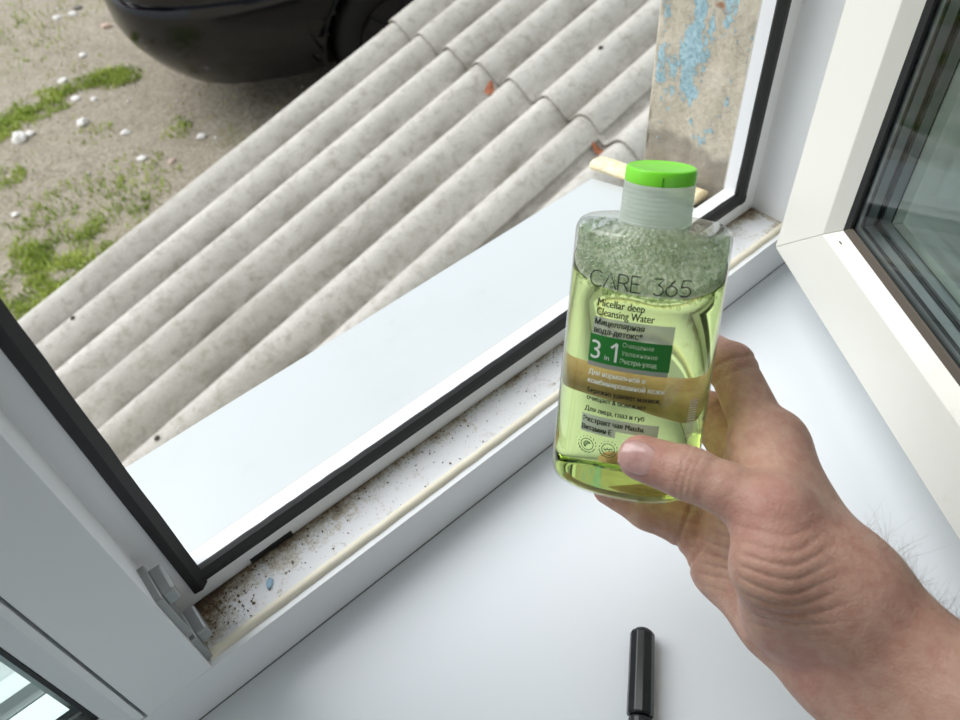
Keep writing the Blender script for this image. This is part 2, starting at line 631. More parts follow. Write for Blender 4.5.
# outer weathered lip of the bottom rail, right jamb (sloping strip outside the gasket)
lip = [(0.0668, YS + 0.0055), (0.0696, YS + 0.0055), (0.0664, YO + 0.001), (0.0545, YO + 0.0085), (0.0535, YO + 0.001)]
part(prism('weathered_lip', lip, rail_f, XL + 0.018, XR - 0.016, M_STOP))
part(prism('weathered_lip', lip, jamb_f, 0.060, HEAD, M_STOP))

# glazing bead, gasket and panes of the fixed light on the left
GX1, GX0 = -0.0815, XFL + 0.004
bead = [(0, YI + 0.0004), (0.004, YI + 0.0004), (0.0165, YI + 0.0075), (0.0175, YI + 0.0115), (0.0175, 0.276), (0, 0.276)]


def beadpost_f(u, v, a):
    return (GX1 - u, v, a)


def beadrail_f(u, v, a):
    return (a, v, ZR + 0.0008 + u)


part(prism('glazing_bead', bead, beadpost_f, ZR + 0.0008, HEAD, M_PVC, None, 0, 1.0, 0.0))
part(prism('glazing_bead', bead, beadrail_f, GX0, GX1, M_PVC, None, 0, 0.0, -1.0))
gk = [(0.0172, YI + 0.0078), (0.0200, YI + 0.0095), (0.0205, YI + 0.0150), (0.0172, YI + 0.0150)]
part(prism('glazing_gasket', gk, beadpost_f, ZR + 0.002, HEAD, M_GASKET, None, 0, 1.0, 0.0))
part(prism('glazing_gasket', gk, beadrail_f, GX0, GX1, M_GASKET, None, 0, 0.0, -1.0))
for yy in (0.2725, 0.2945):
    part(mesh_obj('pane', [(GX0, yy, ZR), (GX1, yy, ZR), (GX1, yy, HEAD), (GX0, yy, HEAD)], [(0, 1, 2, 3)], M_GLASS))
part(box('spacer_bar', (GX1 - 0.026, 0.2745, ZR + 0.01), (GX1 - 0.018, 0.2925, HEAD), M_SPACER))
part(box('spacer_bar', (GX0, 0.2745, ZR + 0.018), (GX1 - 0.026, 0.2925, ZR + 0.026), M_SPACER))

# lock keeps on the post
def keep(z0, z1, lug_z):
    k = box('lock_keep', (XL - 0.0005, YI + 0.005, z0), (XL + 0.0042, YI + 0.031, z1), M_STEEL, None, 0.0008)
    l1 = box('lug', (XL + 0.0035, YI + 0.008, lug_z - 0.006), (XL + 0.0115, YI + 0.0275, lug_z + 0.007), M_STEEL, None, 0.0016, 3)
    l1.parent = k
    s = bmesh.new()
    bmesh.ops.create_cone(s, cap_ends=True, segments=14, radius1=0.0028, radius2=0.0022, depth=0.0012,
                          matrix=Matrix.Translation((XL + 0.0046, YI + 0.023, (z0 + z1) / 2 - 0.006)) @ Matrix.Rotation(math.pi / 2, 4, 'Y'))
    sc = bm_obj('screw', s, M_STEEL)
    sc.parent = k
    return part(k)


keep(0.080, 0.128, 0.119)
keep(ZR, 0.0750, 0.0660)
# drain slot and its dark opening in the stop
part(box('drain_slot', (0.015, YS - 0.0012, ZR + 0.0004), (0.047, YS + 0.0006, ZR + 0.0052), M_GASKET))
adopt(win, *W_PARTS)

# ================================================================== THE INNER SILL
sill_o = empty('window_sill', (0, 0.05, 0))
tag(sill_o, 'wide white inner window sill under the hand and marker', 'window sill')
bm = bmesh.new()
bm_box(bm, (-0.80, -0.175, -0.033), (0.625, YI, 0.0))
fe = [e for e in bm.edges if all(abs(v.co.y + 0.175) < 1e-5 for v in e.verts) and abs(e.verts[0].co.z - e.verts[1].co.z) < 1e-5]
bmesh.ops.bevel(bm, geom=fe, offset=0.012, segments=5, affect='EDGES', profile=0.5)
adopt(sill_o, bm_obj('sill_board', bm, M_SILL))
adopt(sill_o, box('joint_seam', (-0.78, YI - 0.0007, 0.0), (0.62, YI + 0.0002, 0.0006), simple('grey_seam', (120, 122, 124), 0.8)))

# ================================================================== THE OUTER DRIP SILL
drip = empty('drip_sill', (0.1, 0.39, 0.04))
tag(drip, 'white metal outer sill between frame and corrugated roof', 'outer sill')
X0, X1 = -0.78, 0.514


def drip_y(x):
    return 0.4625 + 0.012 * (x - 0.25)


bm = bmesh.new()
prof = [(YO + 0.002, 0.064), (YO + 0.003, 0.0545), (None, 0.0215), (None, 0.004), (None, 0.0032)]
nx = 40
rows = []
for i in range(nx + 1):
    x = X0 + (X1 - X0) * i / nx
    ye = drip_y(x)
    sag = 0.0006 * mnoise.noise(Vector((x * 7, 0, 0)))
    pts = [(YO + 0.0015, 0.0585), (YO + 0.006, 0.0535), (0.37, 0.0433 + sag), (0.42, 0.0318 + sag), (ye - 0.003, 0.0222 + sag),
           (ye, 0.0205 + sag), (ye + 0.0006, 0.018), (ye + 0.001, -0.006), (ye - 0.006, -0.008), (ye - 0.006, -0.0065), (ye - 0.0005, -0.0045),
           (ye - 0.001, 0.0175), (0.42, 0.030 + sag), (YO + 0.006, 0.052)]
    rows.append([bm.verts.new((x, y, z)) for y, z in pts])
m = len(rows[0])
for i in range(nx):
    for k in range(m):
        bm.faces.new((rows[i][k], rows[i + 1][k], rows[i + 1][(k + 1) % m], rows[i][(k + 1) % m]))
bm.faces.new(rows[0])
bm.faces.new(rows[-1][::-1])
adopt(drip, bm_obj('sill_sheet', bm, M_DRIP))

# lump of mounting foam at the end of the outer sill
def foam_mat():
    m, nt, p = new_mat('yellow_mounting_foam')
    v = mapping(nt)
    n = noise_node(nt, 90, 5, 0.65, v)
    c = ramp(nt, n.outputs[0], [(0.3, srgb(230, 205, 155)), (0.6, srgb(250, 238, 205))])
    nt.links.new(c.outputs[0], p.inputs['Base Color'])
    p.inputs['Roughness'].default_value = 0.85
    bump(nt, p, n.outputs[0], 0.5, 0.002)
    return m


bm = bmesh.new()
nx, ns = 26, 14
rows = []
for i in range(nx + 1):
    t = i / nx
    y = 0.335 + (0.4745 - 0.335) * t
    row = []
    zc = 0.0555 - 0.0225 * t
    end = math.sin(math.pi * min(1, (1 - t) * 14 + 0.3) / 2)
    for k in range(ns):
        a = 2 * math.pi * k / ns
        rx = 0.0120 * end
        rz = 0.0055 * end
        d = 1 + 0.25 * mnoise.noise(Vector((math.cos(a) * 1.5, math.sin(a) * 1.5, y * 60)))
        row.append(bm.verts.new((0.5265 + rx * math.cos(a) * d, y, zc + rz * math.sin(a) * d)))
    rows.append(row)
for i in range(nx):
    for k in range(ns):
        bm.faces.new((rows[i][k], rows[i][(k + 1) % ns], rows[i + 1][(k + 1) % ns], rows[i + 1][k]))
bm.faces.new(rows[0][::-1])
bm.faces.new(rows[-1])
tag(bm_obj('mounting_foam', bm, foam_mat(), smooth=True), 'strip of yellow mounting foam at the end of outer sill', 'foam')
#@@PART2
# ================================================================== THE OPEN SASH
def thin_glass(name, tint, base=0.045, rough=0.01, power=4.0, gain=0.9):
    m = bpy.data.materials.new(name)
    m.use_nodes = True
    nt = m.node_tree
    nt.nodes.clear()
    o = nt.nodes.new('ShaderNodeOutputMaterial')
    mx = nt.nodes.new('ShaderNodeMixShader')
    t = nt.nodes.new('ShaderNodeBsdfTransparent')
    t.inputs[0].default_value = tint
    g = nt.nodes.new('ShaderNodeBsdfGlossy')
    g.inputs['Roughness'].default_value = rough
    lw = nt.nodes.new('ShaderNodeLayerWeight')
    lw.inputs[0].default_value = 0.5
    pw = nt.nodes.new('ShaderNodeMath'); pw.operation = 'POWER'
    nt.links.new(lw.outputs['Facing'], pw.inputs[0]); pw.inputs[1].default_value = power
    ma = nt.nodes.new('ShaderNodeMath'); ma.operation = 'MULTIPLY_ADD'
    nt.links.new(pw.outputs[0], ma.inputs[0]); ma.inputs[1].default_value = gain; ma.inputs[2].default_value = base
    nt.links.new(ma.outputs[0], mx.inputs[0])
    nt.links.new(t.outputs[0], mx.inputs[1])
    nt.links.new(g.outputs[0], mx.inputs[2])
    nt.links.new(mx.outputs[0], o.inputs[0])
    return m


M_PANE = thin_glass('sash_glass', (0.84, 0.90, 0.88, 1))
for o in W_PARTS:
    if o.name.startswith('pane'):
        o.data.materials[0] = M_PANE

PH = math.radians(56.2)
SP = Vector((0.5091, 0.2426, 0.0590))
SD = Vector((-math.cos(PH), -math.sin(PH), 0.022))
SN = Vector((-math.sin(PH), math.cos(PH), 0.0))     # towards outdoors
SW, SH = 0.585, 1.27
sash = empty('window_sash', SP)
tag(sash, 'open white glazed window sash swung into the room', 'window')


def S(u, w, z):
    return SP + SD * u - SN * w + Vector((0, 0, z))


prof = [(0.0012, 0.0), (0.0600, 0.0), (0.0705, 0.0090), (0.0705, 0.046), (0.066, 0.058), (-0.016, 0.058), (-0.016, 0.042), (0.0, 0.040), (0.0, 0.0012)]
kinds = [('bottom_rail', lambda q, w, a: S(a, w, q), SW), ('hinge_stile', lambda q, w, a: S(q, w, a), SH),
         ('top_rail', lambda q, w, a: S(a, w, SH - q), SW), ('lock_stile', lambda q, w, a: S(SW - q, w, a), SH)]
sp_parts = []
for nm, fr, ln in kinds:
    sp_parts.append(prism(nm, prof, fr, 0.00015, ln - 0.00015, M_SASH, None, 0.0006, 1.0, -1.0))
    gk = [(0.0700, 0.0085), (0.0748, 0.0100), (0.0752, 0.0118), (0.0700, 0.0118)]
    sp_parts.append(prism('glazing_gasket', gk, fr, 0, ln, M_GASKET if 'stile' in nm else M_GASKET2, None, 0, 1.0, -1.0))
    for d0 in (0.0138, 0.0262):
        s1 = [(0.0705, d0), (0.0800, d0), (0.0806, d0 + 0.001), (0.0806, d0 + 0.009), (0.0800, d0 + 0.010), (0.0705, d0 + 0.010)]
        sb = prism('spacer_bar', s1, fr, 0, ln, M_SPACER, None, 0, 1.0, -1.0)
        sl = prism('sealant_line', [(0.0806, d0 - 0.0008), (0.0820, d0 - 0.0006), (0.0820, d0 + 0.0012), (0.0806, d0 + 0.0012)], fr, 0, ln, M_GASKET, None, 0, 1.0, -1.0)
        sl.parent = sb
        sp_parts.append(sb)
    gk2 = [(0.0700, 0.0385), (0.0745, 0.0390), (0.0745, 0.0420), (0.0700, 0.0425)]
    sp_parts.append(prism('inner_gasket', gk2, fr, 0, ln, M_GASKET, None, 0, 1.0, -1.0))
for d0 in (0.0125, 0.0250, 0.0375):
    q = 0.0702
    sp_parts.append(mesh_obj('pane', [S(q, d0, q), S(SW - q, d0, q), S(SW - q, d0, SH - q), S(q, d0, SH - q)], [(0, 1, 2, 3)], M_PANE))
# little drain hole on the bead of the bottom rail and the handle on the room side
bm = bmesh.new()
bmesh.ops.create_cone(bm, cap_ends=True, segments=12, radius1=0.0017, radius2=0.0017, depth=0.0006,
                      matrix=Matrix.Translation(S(0.078, 0.0042, 0.0652)) @ (Matrix.Rotation(math.radians(35), 4, SD) @ SN.to_track_quat('Z', 'Y').to_matrix().to_4x4()))
sp_parts.append(bm_obj('drain_hole', bm, simple('brown_hole', (92, 78, 60), 0.9)))
hb = box('handle', (-0.014, -0.006, -0.035), (0.014, 0.006, 0.035), M_SASH, None, 0.003)
hb.matrix_world = Matrix.Translation(S(SW - 0.03, 0.064, 0.62)) @ SN.to_track_quat('Y', 'Z').to_matrix().to_4x4()
hl = box('handle_lever', (-0.010, -0.030, -0.115), (0.010, -0.014, 0.012), M_SASH, None, 0.004)
sp_parts.append(hb)
for o in sp_parts:
    o.parent = sash
    o.matrix_parent_inverse = Matrix.Translation(-SP)
hl.parent = hb
hl.location = (0, 0.044, 0)

# ================================================================== CORRUGATED SHED ROOF
def slate_mat():
    m, nt, p = new_mat('weathered_fibre_cement')
    v = mapping(nt)
    vst = mapping(nt, scale=(0.35, 1, 0.35))
    n1 = noise_node(nt, 6, 6, 0.65, vst)
    n2 = noise_node(nt, 34, 6, 0.72, v)
    n3 = noise_node(nt, 240, 3, 0.7, v)
    c = ramp(nt, n1.outputs[0], [(0.30, srgb(176, 172, 163)), (0.5, srgb(198, 194, 186)), (0.72, srgb(214, 210, 202))])
    d = ramp(nt, n2.outputs[0], [(0.49, K3), (0.72, (0.6, 0.6, 0.6, 1))])
    cc = mix(nt, d.outputs[0], c.outputs[0], srgb(140, 130, 112))
    g = ramp(nt, n3.outputs[0], [(0.35, (0.72, 0.72, 0.72, 1)), (0.6, W3)])
    cc = mix(nt, 0.6, cc, g.outputs[0], 'MULTIPLY')
    # grime and painted-in shade darken the troughs: a height attribute stored with the sheet
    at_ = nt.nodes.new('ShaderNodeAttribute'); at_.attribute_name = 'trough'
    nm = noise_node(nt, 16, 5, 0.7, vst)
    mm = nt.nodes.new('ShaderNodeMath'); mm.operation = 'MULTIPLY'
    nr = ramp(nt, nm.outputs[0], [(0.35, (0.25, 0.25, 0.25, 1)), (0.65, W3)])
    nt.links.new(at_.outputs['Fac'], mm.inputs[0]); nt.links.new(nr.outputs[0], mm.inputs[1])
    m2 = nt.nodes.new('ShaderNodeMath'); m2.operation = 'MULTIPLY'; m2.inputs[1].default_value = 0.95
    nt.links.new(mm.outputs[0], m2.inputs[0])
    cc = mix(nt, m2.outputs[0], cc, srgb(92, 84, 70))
    nt.links.new(cc, p.inputs['Base Color'])
    p.inputs['Roughness'].default_value = 0.92
    p.inputs['Specular IOR Level'].default_value = 0.15
    bump(nt, p, n2.outputs[0], 0.25, 0.004)
    return m


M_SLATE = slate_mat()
RA = math.radians(15.0)
RR = Vector((math.cos(RA), 0, math.sin(RA)))
RN = Vector((-math.sin(RA), 0, math.cos(RA)))
RO = Vector((1.397, 0, -0.609))
PIT, AMP, CR0 = 0.1495, 0.0285, 2.2005
roof = empty('roof', (1.4, 1.4, -0.7))
tag(roof, 'corrugated grey fibre-cement roof of a low shed', kind='structure')


def wave(y):
    ph = 2 * math.pi * (y - CR0) / PIT
    c = math.cos(ph)
    return 2 * AMP * (((1 + c) / 2) ** 0.62 - 1)


def sheet(s0, s1, y0, y1, off, seed):
    r = random.Random(seed)
    ny = int(round((y1 - y0) / PIT * 14))
    ns = 36
    th = 0.0062
    vs, fs, tr = [], [], []
    for side in (0, 1):
        for i in range(ns + 1):
            s = s0 + (s1 - s0) * i / ns
            for j in range(ny + 1):
                y = y0 + (y1 - y0) * j / ny
                e = 0.0
                if i in (0, ns):
                    e = 0.003 * mnoise.noise(Vector((y * 30, seed, i)))
                if j in (0, ny):
                    ye = 0.003 * mnoise.noise(Vector((s * 25, seed, j)))
                else:
                    ye = 0
                w = wave(y) + 0.0012 * mnoise.noise(Vector((s * 4, y * 5, seed)))
                p = RO + RR * (s + e) + RN * (w + off - side * th)
                vs.append((p.x, y + ye, p.z))
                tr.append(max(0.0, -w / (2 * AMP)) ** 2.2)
    n1 = (ns + 1) * (ny + 1)
    for i in range(ns):
        for j in range(ny):
            a = i * (ny + 1) + j
            fs.append((a, a + ny + 1, a + ny + 2, a + 1))
            fs.append((n1 + a, n1 + a + 1, n1 + a + ny + 2, n1 + a + ny + 1))
    for i in range(ns):
        for j in (0, ny):
            a = i * (ny + 1) + j
            b = a + ny + 1
            fs.append((a, n1 + a, n1 + b, b) if j else (a, b, n1 + b, n1 + a))
    for j in range(ny):
        for i in (0, ns):
            a = i * (ny + 1) + j
            b = a + 1
            fs.append((a, b, n1 + b, n1 + a) if i == 0 else (a, n1 + a, n1 + b, b))
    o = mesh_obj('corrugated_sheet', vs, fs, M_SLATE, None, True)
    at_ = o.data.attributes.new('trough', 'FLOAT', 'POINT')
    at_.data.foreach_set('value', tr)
    es = o.modifiers.new('edge', 'EDGE_SPLIT')
    es.split_angle = math.radians(50)
    adopt(roof, o)
    return o


YE = CR0 + 0.042
YM = CR0 - 6 * PIT - 0.056
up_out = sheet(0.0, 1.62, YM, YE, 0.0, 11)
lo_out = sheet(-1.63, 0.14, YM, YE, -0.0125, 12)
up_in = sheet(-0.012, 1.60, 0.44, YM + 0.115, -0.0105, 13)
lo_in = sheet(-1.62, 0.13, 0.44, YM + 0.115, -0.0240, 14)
M_NAIL = simple('dark_nail_head', (58, 52, 46), 0.6, 0.4)


def roof_hit(px, py):
    r = Vector((RC.T @ np.array([(px - 480) / FPX, (py - 360) / FPX, 1.0])).tolist())
    t = (RO - Vector(CAM.tolist())).dot(RN) / r.dot(RN)
    return Vector(CAM.tolist()) + r * t


nail_bm = bmesh.new()
bmesh.ops.create_uvsphere(nail_bm, u_segments=10, v_segments=6, radius=0.008)
nail_me = bpy.data.meshes.new('nail')
nail_bm.to_mesh(nail_me)
nail_bm.free()
nail_me.materials.append(M_NAIL)
for (px, py, sh, off) in ((66, 310, lo_out, -0.0125), (154, 436, lo_out, -0.0125), (601, 48, up_out, 0.0)):
    h = roof_hit(px, py)
    k = round((CR0 - h.y) / PIT)
    y = CR0 - k * PIT
    s = (h - RO).dot(RR)
    o = bpy.data.objects.new('nail', nail_me)
    col.objects.link(o)
    p = RO + RR * s + RN * (off + 0.001)
    o.matrix_world = Matrix.Translation((p.x, y, p.z)) @ Matrix.Rotation(-RA, 4, 'Y') @ Matrix.Diagonal((1, 1, 0.5, 1))
    mwk = o.matrix_world.copy()
    o.parent = sh
    o.matrix_parent_inverse = Matrix.Identity(4)
    o.matrix_world = mwk

# brick-and-plaster base under the roof
bm = bmesh.new()
poly = [(-0.1, 0.445), (2.8, 0.445), (2.8, 2.08), (-0.1, 2.08)]
lo_v = [bm.verts.new((x, y, GZ - 0.03)) for x, y in poly]
hi_v = [bm.verts.new((x, y, RO.z + (x - RO.x) * math.tan(RA) - 0.10)) for x, y in poly]
bm.faces.new(hi_v)
bm.faces.new(lo_v[::-1])
for i in range(4):
    bm.faces.new((lo_v[i], lo_v[(i + 1) % 4], hi_v[(i + 1) % 4], hi_v[i]))
tag(bm_obj('wall_shed', bm, simple('shed_render', (150, 144, 132), 0.9)), 'low shed wall under the corrugated roof', kind='structure')

# dead leaves caught at the sheet overlap
M_LEAF = simple('dry_leaf', (150, 92, 62), 0.8)
for i, (px, py, sz, lb) in enumerate(((489, 84, 0.030, 'dry brown leaf caught at the far part of the roof overlap'), (601, 128, 0.034, 'dry reddish leaf in the dark roof trough near the wall'))):
    h = roof_hit(px, py)
    bm = bmesh.new()
    rim = []
    for k in range(10):
        a = 2 * math.pi * k / 10
        rim.append(bm.verts.new((sz * math.cos(a), 0.5 * sz * math.sin(a) * (1 - 0.3 * math.cos(a)), 0.25 * sz * math.cos(2 * a) + 0.006)))
    c = bm.verts.new((0, 0, 0))
    for k in range(10):
        bm.faces.new((c, rim[k], rim[(k + 1) % 10]))
    o = bm_obj('dry_leaf', bm, M_LEAF)
    so = o.modifiers.new('thick', 'SOLIDIFY'); so.thickness = 0.0012
    p = RO + RR * (h - RO).dot(RR)
    o.location = (p.x, h.y, p.z + (wave(h.y) if i == 0 else wave(h.y) - 0.022) + 0.004)
    o.rotation_euler = (0.2, -RA, 0.7 + i)
    tag(o, lb, 'leaf')

# ================================================================== THE CAR
car = empty('car', (0, 0, 0))
tag(car, 'dark blue-black car parked beyond the shed roof', 'car')
M_PAINT = simple('dark_car_paint', (8, 10, 15), 0.14, 0.0, 0.5, 0.0)
M_BLACK = simple('black_plastic_trim', (16, 16, 17), 0.55)
M_TYRE = simple('tyre_rubber', (24, 24, 24), 0.8)
M_RIM = simple('dark_wheel', (34, 34, 36), 0.5, 0.3)
M_CARGLASS = simple('car_glass', (12, 15, 17), 0.05)
M_TAIL = simple('tail_light_red', (130, 16, 14), 0.15)
M_CHROME = simple('plate_white', (220, 220, 215), 0.4)
CF = Vector((0.95, -0.3122, 0)).normalized()
CL = Vector((0.3122, 0.95, 0)).normalized()
CT = 4.07
car.matrix_world = Matrix(((CF.x, CL.x, 0, CL.x * CT), (CF.y, CL.y, 0, CL.y * CT), (0, 0, 1, GZ), (0, 0, 0, 1))) @ Matrix.Translation((0.035, 0, 0))
half = [(-0.36, 0.0), (-0.355, -0.15), (-0.34, -0.30), (-0.315, -0.42), (-0.275, -0.53), (-0.21, -0.62), (-0.12, -0.69), (-0.0, -0.745), (0.15, -0.785), (0.3, -0.81)]
half += [(0.3 + 0.06 * k, -0.81 - 0.045 * min(1, k / 12)) for k in range(1, 45)]
half += [(3.1, -0.85), (3.3, -0.82), (3.5, -0.77), (3.68, -0.68), (3.8, -0.55), (3.87, -0.4), (3.91, -0.2), (3.92, 0.0)]
outline = half + [(x, -y) for x, y in half[-2:0:-1]]
WHEELS = [(0.83, -1), (0.83, 1), (3.25, -1), (3.25, 1)]


def ring(z, inset):
    cx = 1.78
    out = []
    for (x, y) in outline:
        l = math.hypot((x - cx) * 0.55, y * 1.0) + 1e-6
        kx = (x - cx) * 0.55 / l
        ky = y / l
        out.append((x - kx * inset, y - ky * inset, z))
    return out


def loft(name, levels, mat, wheelcut=True, capt=True, flt=None):
    vs, fs = [], []
    n = len(outline)
    for z, ins in levels:
        vs += ring(z, ins)
    for k in range(len(levels) - 1):
        for i in range(n):
            a, b = k * n + i, k * n + (i + 1) % n
            q = (a, b, b + n, a + n)
            c = np.mean([vs[t] for t in q], axis=0)
            if wheelcut and any(abs(c[1]) > 0.5 and (c[0] - wx) ** 2 + (c[2] - 0.31) ** 2 < 0.365 ** 2 for wx, _ in WHEELS):
                continue
            if flt and not flt(c):
                continue
            fs.append(q)
    if capt:
        fs.append(tuple((len(levels) - 1) * n + i for i in range(n)))
    used = sorted({i for f in fs for i in f})
    rm_ = {u: k for k, u in enumerate(used)}
    o = mesh_obj(name, [vs[u] for u in used], [tuple(rm_[i] for i in f) for f in fs], mat, car, True)
    es = o.modifiers.new('edge', 'EDGE_SPLIT')
    es.split_angle = math.radians(38)
    return o


def tuck(z):
    return 0.155 * max(0.0, (0.50 - z) / 0.25) ** 1.7


lv = [(z, tuck(z) + 0.012) for z in (0.22, 0.235, 0.25, 0.27, 0.29, 0.32, 0.35, 0.38, 0.41, 0.44, 0.47, 0.50, 0.53)]
lv += [(0.56, 0.012), (0.60, 0.012), (0.612, 0.014), (0.618, 0.030)]
lv += [(0.64, 0.034), (0.68, 0.034), (0.72, 0.036), (0.78, 0.042), (0.84, 0.055), (0.88, 0.075), (0.90, 0.10)]
body = loft('body', lv, M_PAINT)
bump_lv = [(z, tuck(z) - 0.006) for z in (0.215, 0.23, 0.25, 0.275, 0.30, 0.33, 0.36, 0.39, 0.42, 0.45, 0.48, 0.52)] + [(0.56, -0.008), (0.600, -0.006), (0.616, 0.002), (0.622, 0.02), (0.623, 0.036)]
loft('rear_bumper', bump_lv, M_PAINT, True, False, lambda c: c[0] < 0.44)
cab = [(0.895, 0.10), (0.93, 0.13), (1.15, 0.26), (1.32, 0.36), (1.40, 0.44), (1.425, 0.55)]
loft('cabin', [(z, i) for z, i in cab[:2]], M_PAINT, False, False)
loft('side_glass', [(z, i) for z, i in cab[1:4]], M_CARGLASS, False, False)
loft('roof_panel', [(z, i) for z, i in cab[3:]], M_PAINT, False, True)
for sy in (-1, 1):
    tl = loft('tail_light', [(0.66, 0.026), (0.67, 0.008), (0.80, 0.024), (0.81, 0.038)], M_TAIL, False, False, lambda c, sy=sy: c[0] < -0.06 and c[1] * sy > 0.42)
box('number_plate', (-0.352, -0.26, 0.68), (-0.318, 0.26, 0.79), M_CHROME, car, 0.004)
for wx, sy in WHEELS:
    bm = bmesh.new()
    seg = 40
    pr = [(0.19, 0.0), (0.20, 0.035), (0.29, 0.045), (0.31, 0.02), (0.312, -0.10), (0.30, -0.15), (0.19, -0.15)]
    rr = []
    for k in range(seg):
        a = 2 * math.pi * k / seg
        rr.append([bm.verts.new((wx + r * math.cos(a), sy * (0.755 + d), 0.31 + r * math.sin(a))) for r, d in pr])
    for k in range(seg):
        for i in range(len(pr)):
            bm.faces.new((rr[k][i], rr[(k + 1) % seg][i], rr[(k + 1) % seg][(i + 1) % len(pr)], rr[k][(i + 1) % len(pr)]))
    ty = bm_obj('tyre', bm, M_TYRE, car, True)
    bm = bmesh.new()
    bmesh.ops.create_cone(bm, cap_ends=True, segments=32, radius1=0.195, radius2=0.19, depth=0.03,
                          matrix=Matrix.Translation((wx, sy * 0.765, 0.31)) @ Matrix.Rotation(math.pi / 2, 4, 'X'))
    for k in range(5):
        a = 2 * math.pi * k / 5
        bmesh.ops.create_cube(bm, size=1, matrix=Matrix.Translation((wx + 0.1 * math.cos(a), sy * 0.785, 0.31 + 0.1 * math.sin(a))) @ Matrix.Rotation(-a, 4, 'Y') @ Matrix.Diagonal((0.17, 0.02, 0.05, 1)))
    rm = bm_obj('wheel_rim', bm, M_RIM)
    rm.parent = ty
    # arch liner
    bm = bmesh.new()
    v1 = [[bm.verts.new((wx + 0.366 * math.cos(a), sy * d, 0.31 + 0.366 * math.sin(a))) for d in (0.86 - 0.02, 0.5)] for a in [math.radians(-25 + 230 * k / 24) for k in range(25)]]
    for k in range(24):
        bm.faces.new((v1[k][0], v1[k + 1][0], v1[k + 1][1], v1[k][1]))
    bm.faces.new([v[1] for v in v1])
    bm_obj('wheel_arch_liner', bm, M_BLACK, car)
box('underbody', (0.35, -0.45, 0.22), (3.3, 0.45, 0.30), M_BLACK, car)

# ================================================================== GRASS AND PEBBLES
def grass_mat():
    m, nt, p = new_mat('fresh_grass')
    v = mapping(nt)
    n = noise_node(nt, 7, 3, 0.6, v)
    c = ramp(nt, n.outputs[0], [(0.3, srgb(128, 148, 62)), (0.5, srgb(164, 182, 82)), (0.7, srgb(196, 206, 112))])
    nt.links.new(c.outputs[0], p.inputs['Base Color'])
    p.inputs['Roughness'].default_value = 0.6
    return m


gr = random.Random(21)
gv, gf = [], []
PEB_XY = [on_z(a, b, GZ)[:2] for a, b in ((57, 18), (73, 14), (107, 26), (82, 52), (60, 77), (74, 94), (92, 95), (82, 120), (125, 130), (142, 158), (202, 137), (78, 8), (18, 137), (28, 131), (16, 215), (172, 162))]


def blade(x, y, h, lean):
    if any((x - q[0]) ** 2 + (y - q[1]) ** 2 < 0.06 ** 2 for q in PEB_XY):
        return
    z = ground_h(x, y) - 0.004
    a = gr.uniform(0, 6.283)
    wx, wy = 0.0035 * math.cos(a), 0.0035 * math.sin(a)
    b = gr.uniform(0, 6.283)
    lx, ly = lean * math.cos(b), lean * math.sin(b)
    k = len(gv)
    gv.extend([(x - wx, y - wy, z), (x + wx, y + wy, z), (x + lx * 0.4 + wx * 0.8, y + ly * 0.4 + wy * 0.8, z + h * 0.6),
               (x + lx * 0.4 - wx * 0.8, y + ly * 0.4 - wy * 0.8, z + h * 0.6), (x + lx, y + ly, z + h)])
    gf.extend([(k, k + 1, k + 2, k + 3), (k + 3, k + 2, k + 4)])


def patch(px, py, rad, n, h=0.04):
    n, h = int(n * 0.8), h * 0.7
    c = on_z(px, py, GZ)
    for _ in range(n):
        a, r = gr.uniform(0, 6.283), rad * math.sqrt(gr.random())
        x, y = c[0] + r * math.cos(a), c[1] + r * math.sin(a)
        if mnoise.noise(Vector((x * 9, y * 9, 1))) + gr.uniform(-0.3, 0.5) < 0.0:
            continue
        hh = h * gr.uniform(0.4, 1.2)
        blade(x, y, hh, hh * gr.uniform(0.2, 0.9))


strip = [(-15, 132), (5, 122), (20, 113), (36, 104), (52, 96), (68, 88), (82, 80), (96, 75), (110, 73), (124, 74)]
for i, (px, py) in enumerate(strip):
    patch(px, py, 0.15 if i < 5 else 0.10, 900 if i < 5 else 520, 0.045)
for px, py in ((112, 80), (60, 92)):
    patch(px, py, 0.07, 200, 0.04)
for px, py, r, n in ((10, 300, 0.30, 2200), (30, 285, 0.26, 1800), (58, 268, 0.25, 1700), (84, 252, 0.2, 900), (95, 240, 0.15, 500), (4, 178, 0.10, 500), (36, 212, 0.14, 450),
                     (176, 132, 0.08, 130), (182, 120, 0.06, 80), (150, 172, 0.16, 450), (92, 190, 0.2, 400), (60, 238, 0.2, 600), (40, 60, 0.3, 240), (20, 40, 0.3, 260),
                     (110, 215, 0.18, 420), (46, 300, 0.25, 1500), (140, 195, 0.14, 240), (92, 132, 0.12, 160), (62, 8, 0.3, 300), (30, 20, 0.35, 300), (130, 160, 0.1, 160), (-20, 290, 0.3, 1500)):
    patch(px, py, r, n, 0.04)
for _ in range(2600):           # stray blades over the yard
    x, y = gr.uniform(-1.5, 3.0), gr.uniform(2.3, 7.5)
    if mnoise.noise(Vector((x * 2.1, y * 2.1, 5))) > 0.12:
        blade(x, y, gr.uniform(0.012, 0.03), 0.015)
grass = mesh_obj('grass', gv, gf, grass_mat())
tag(grass, 'patchy fresh green grass on the sandy yard', 'grass', kind='stuff')

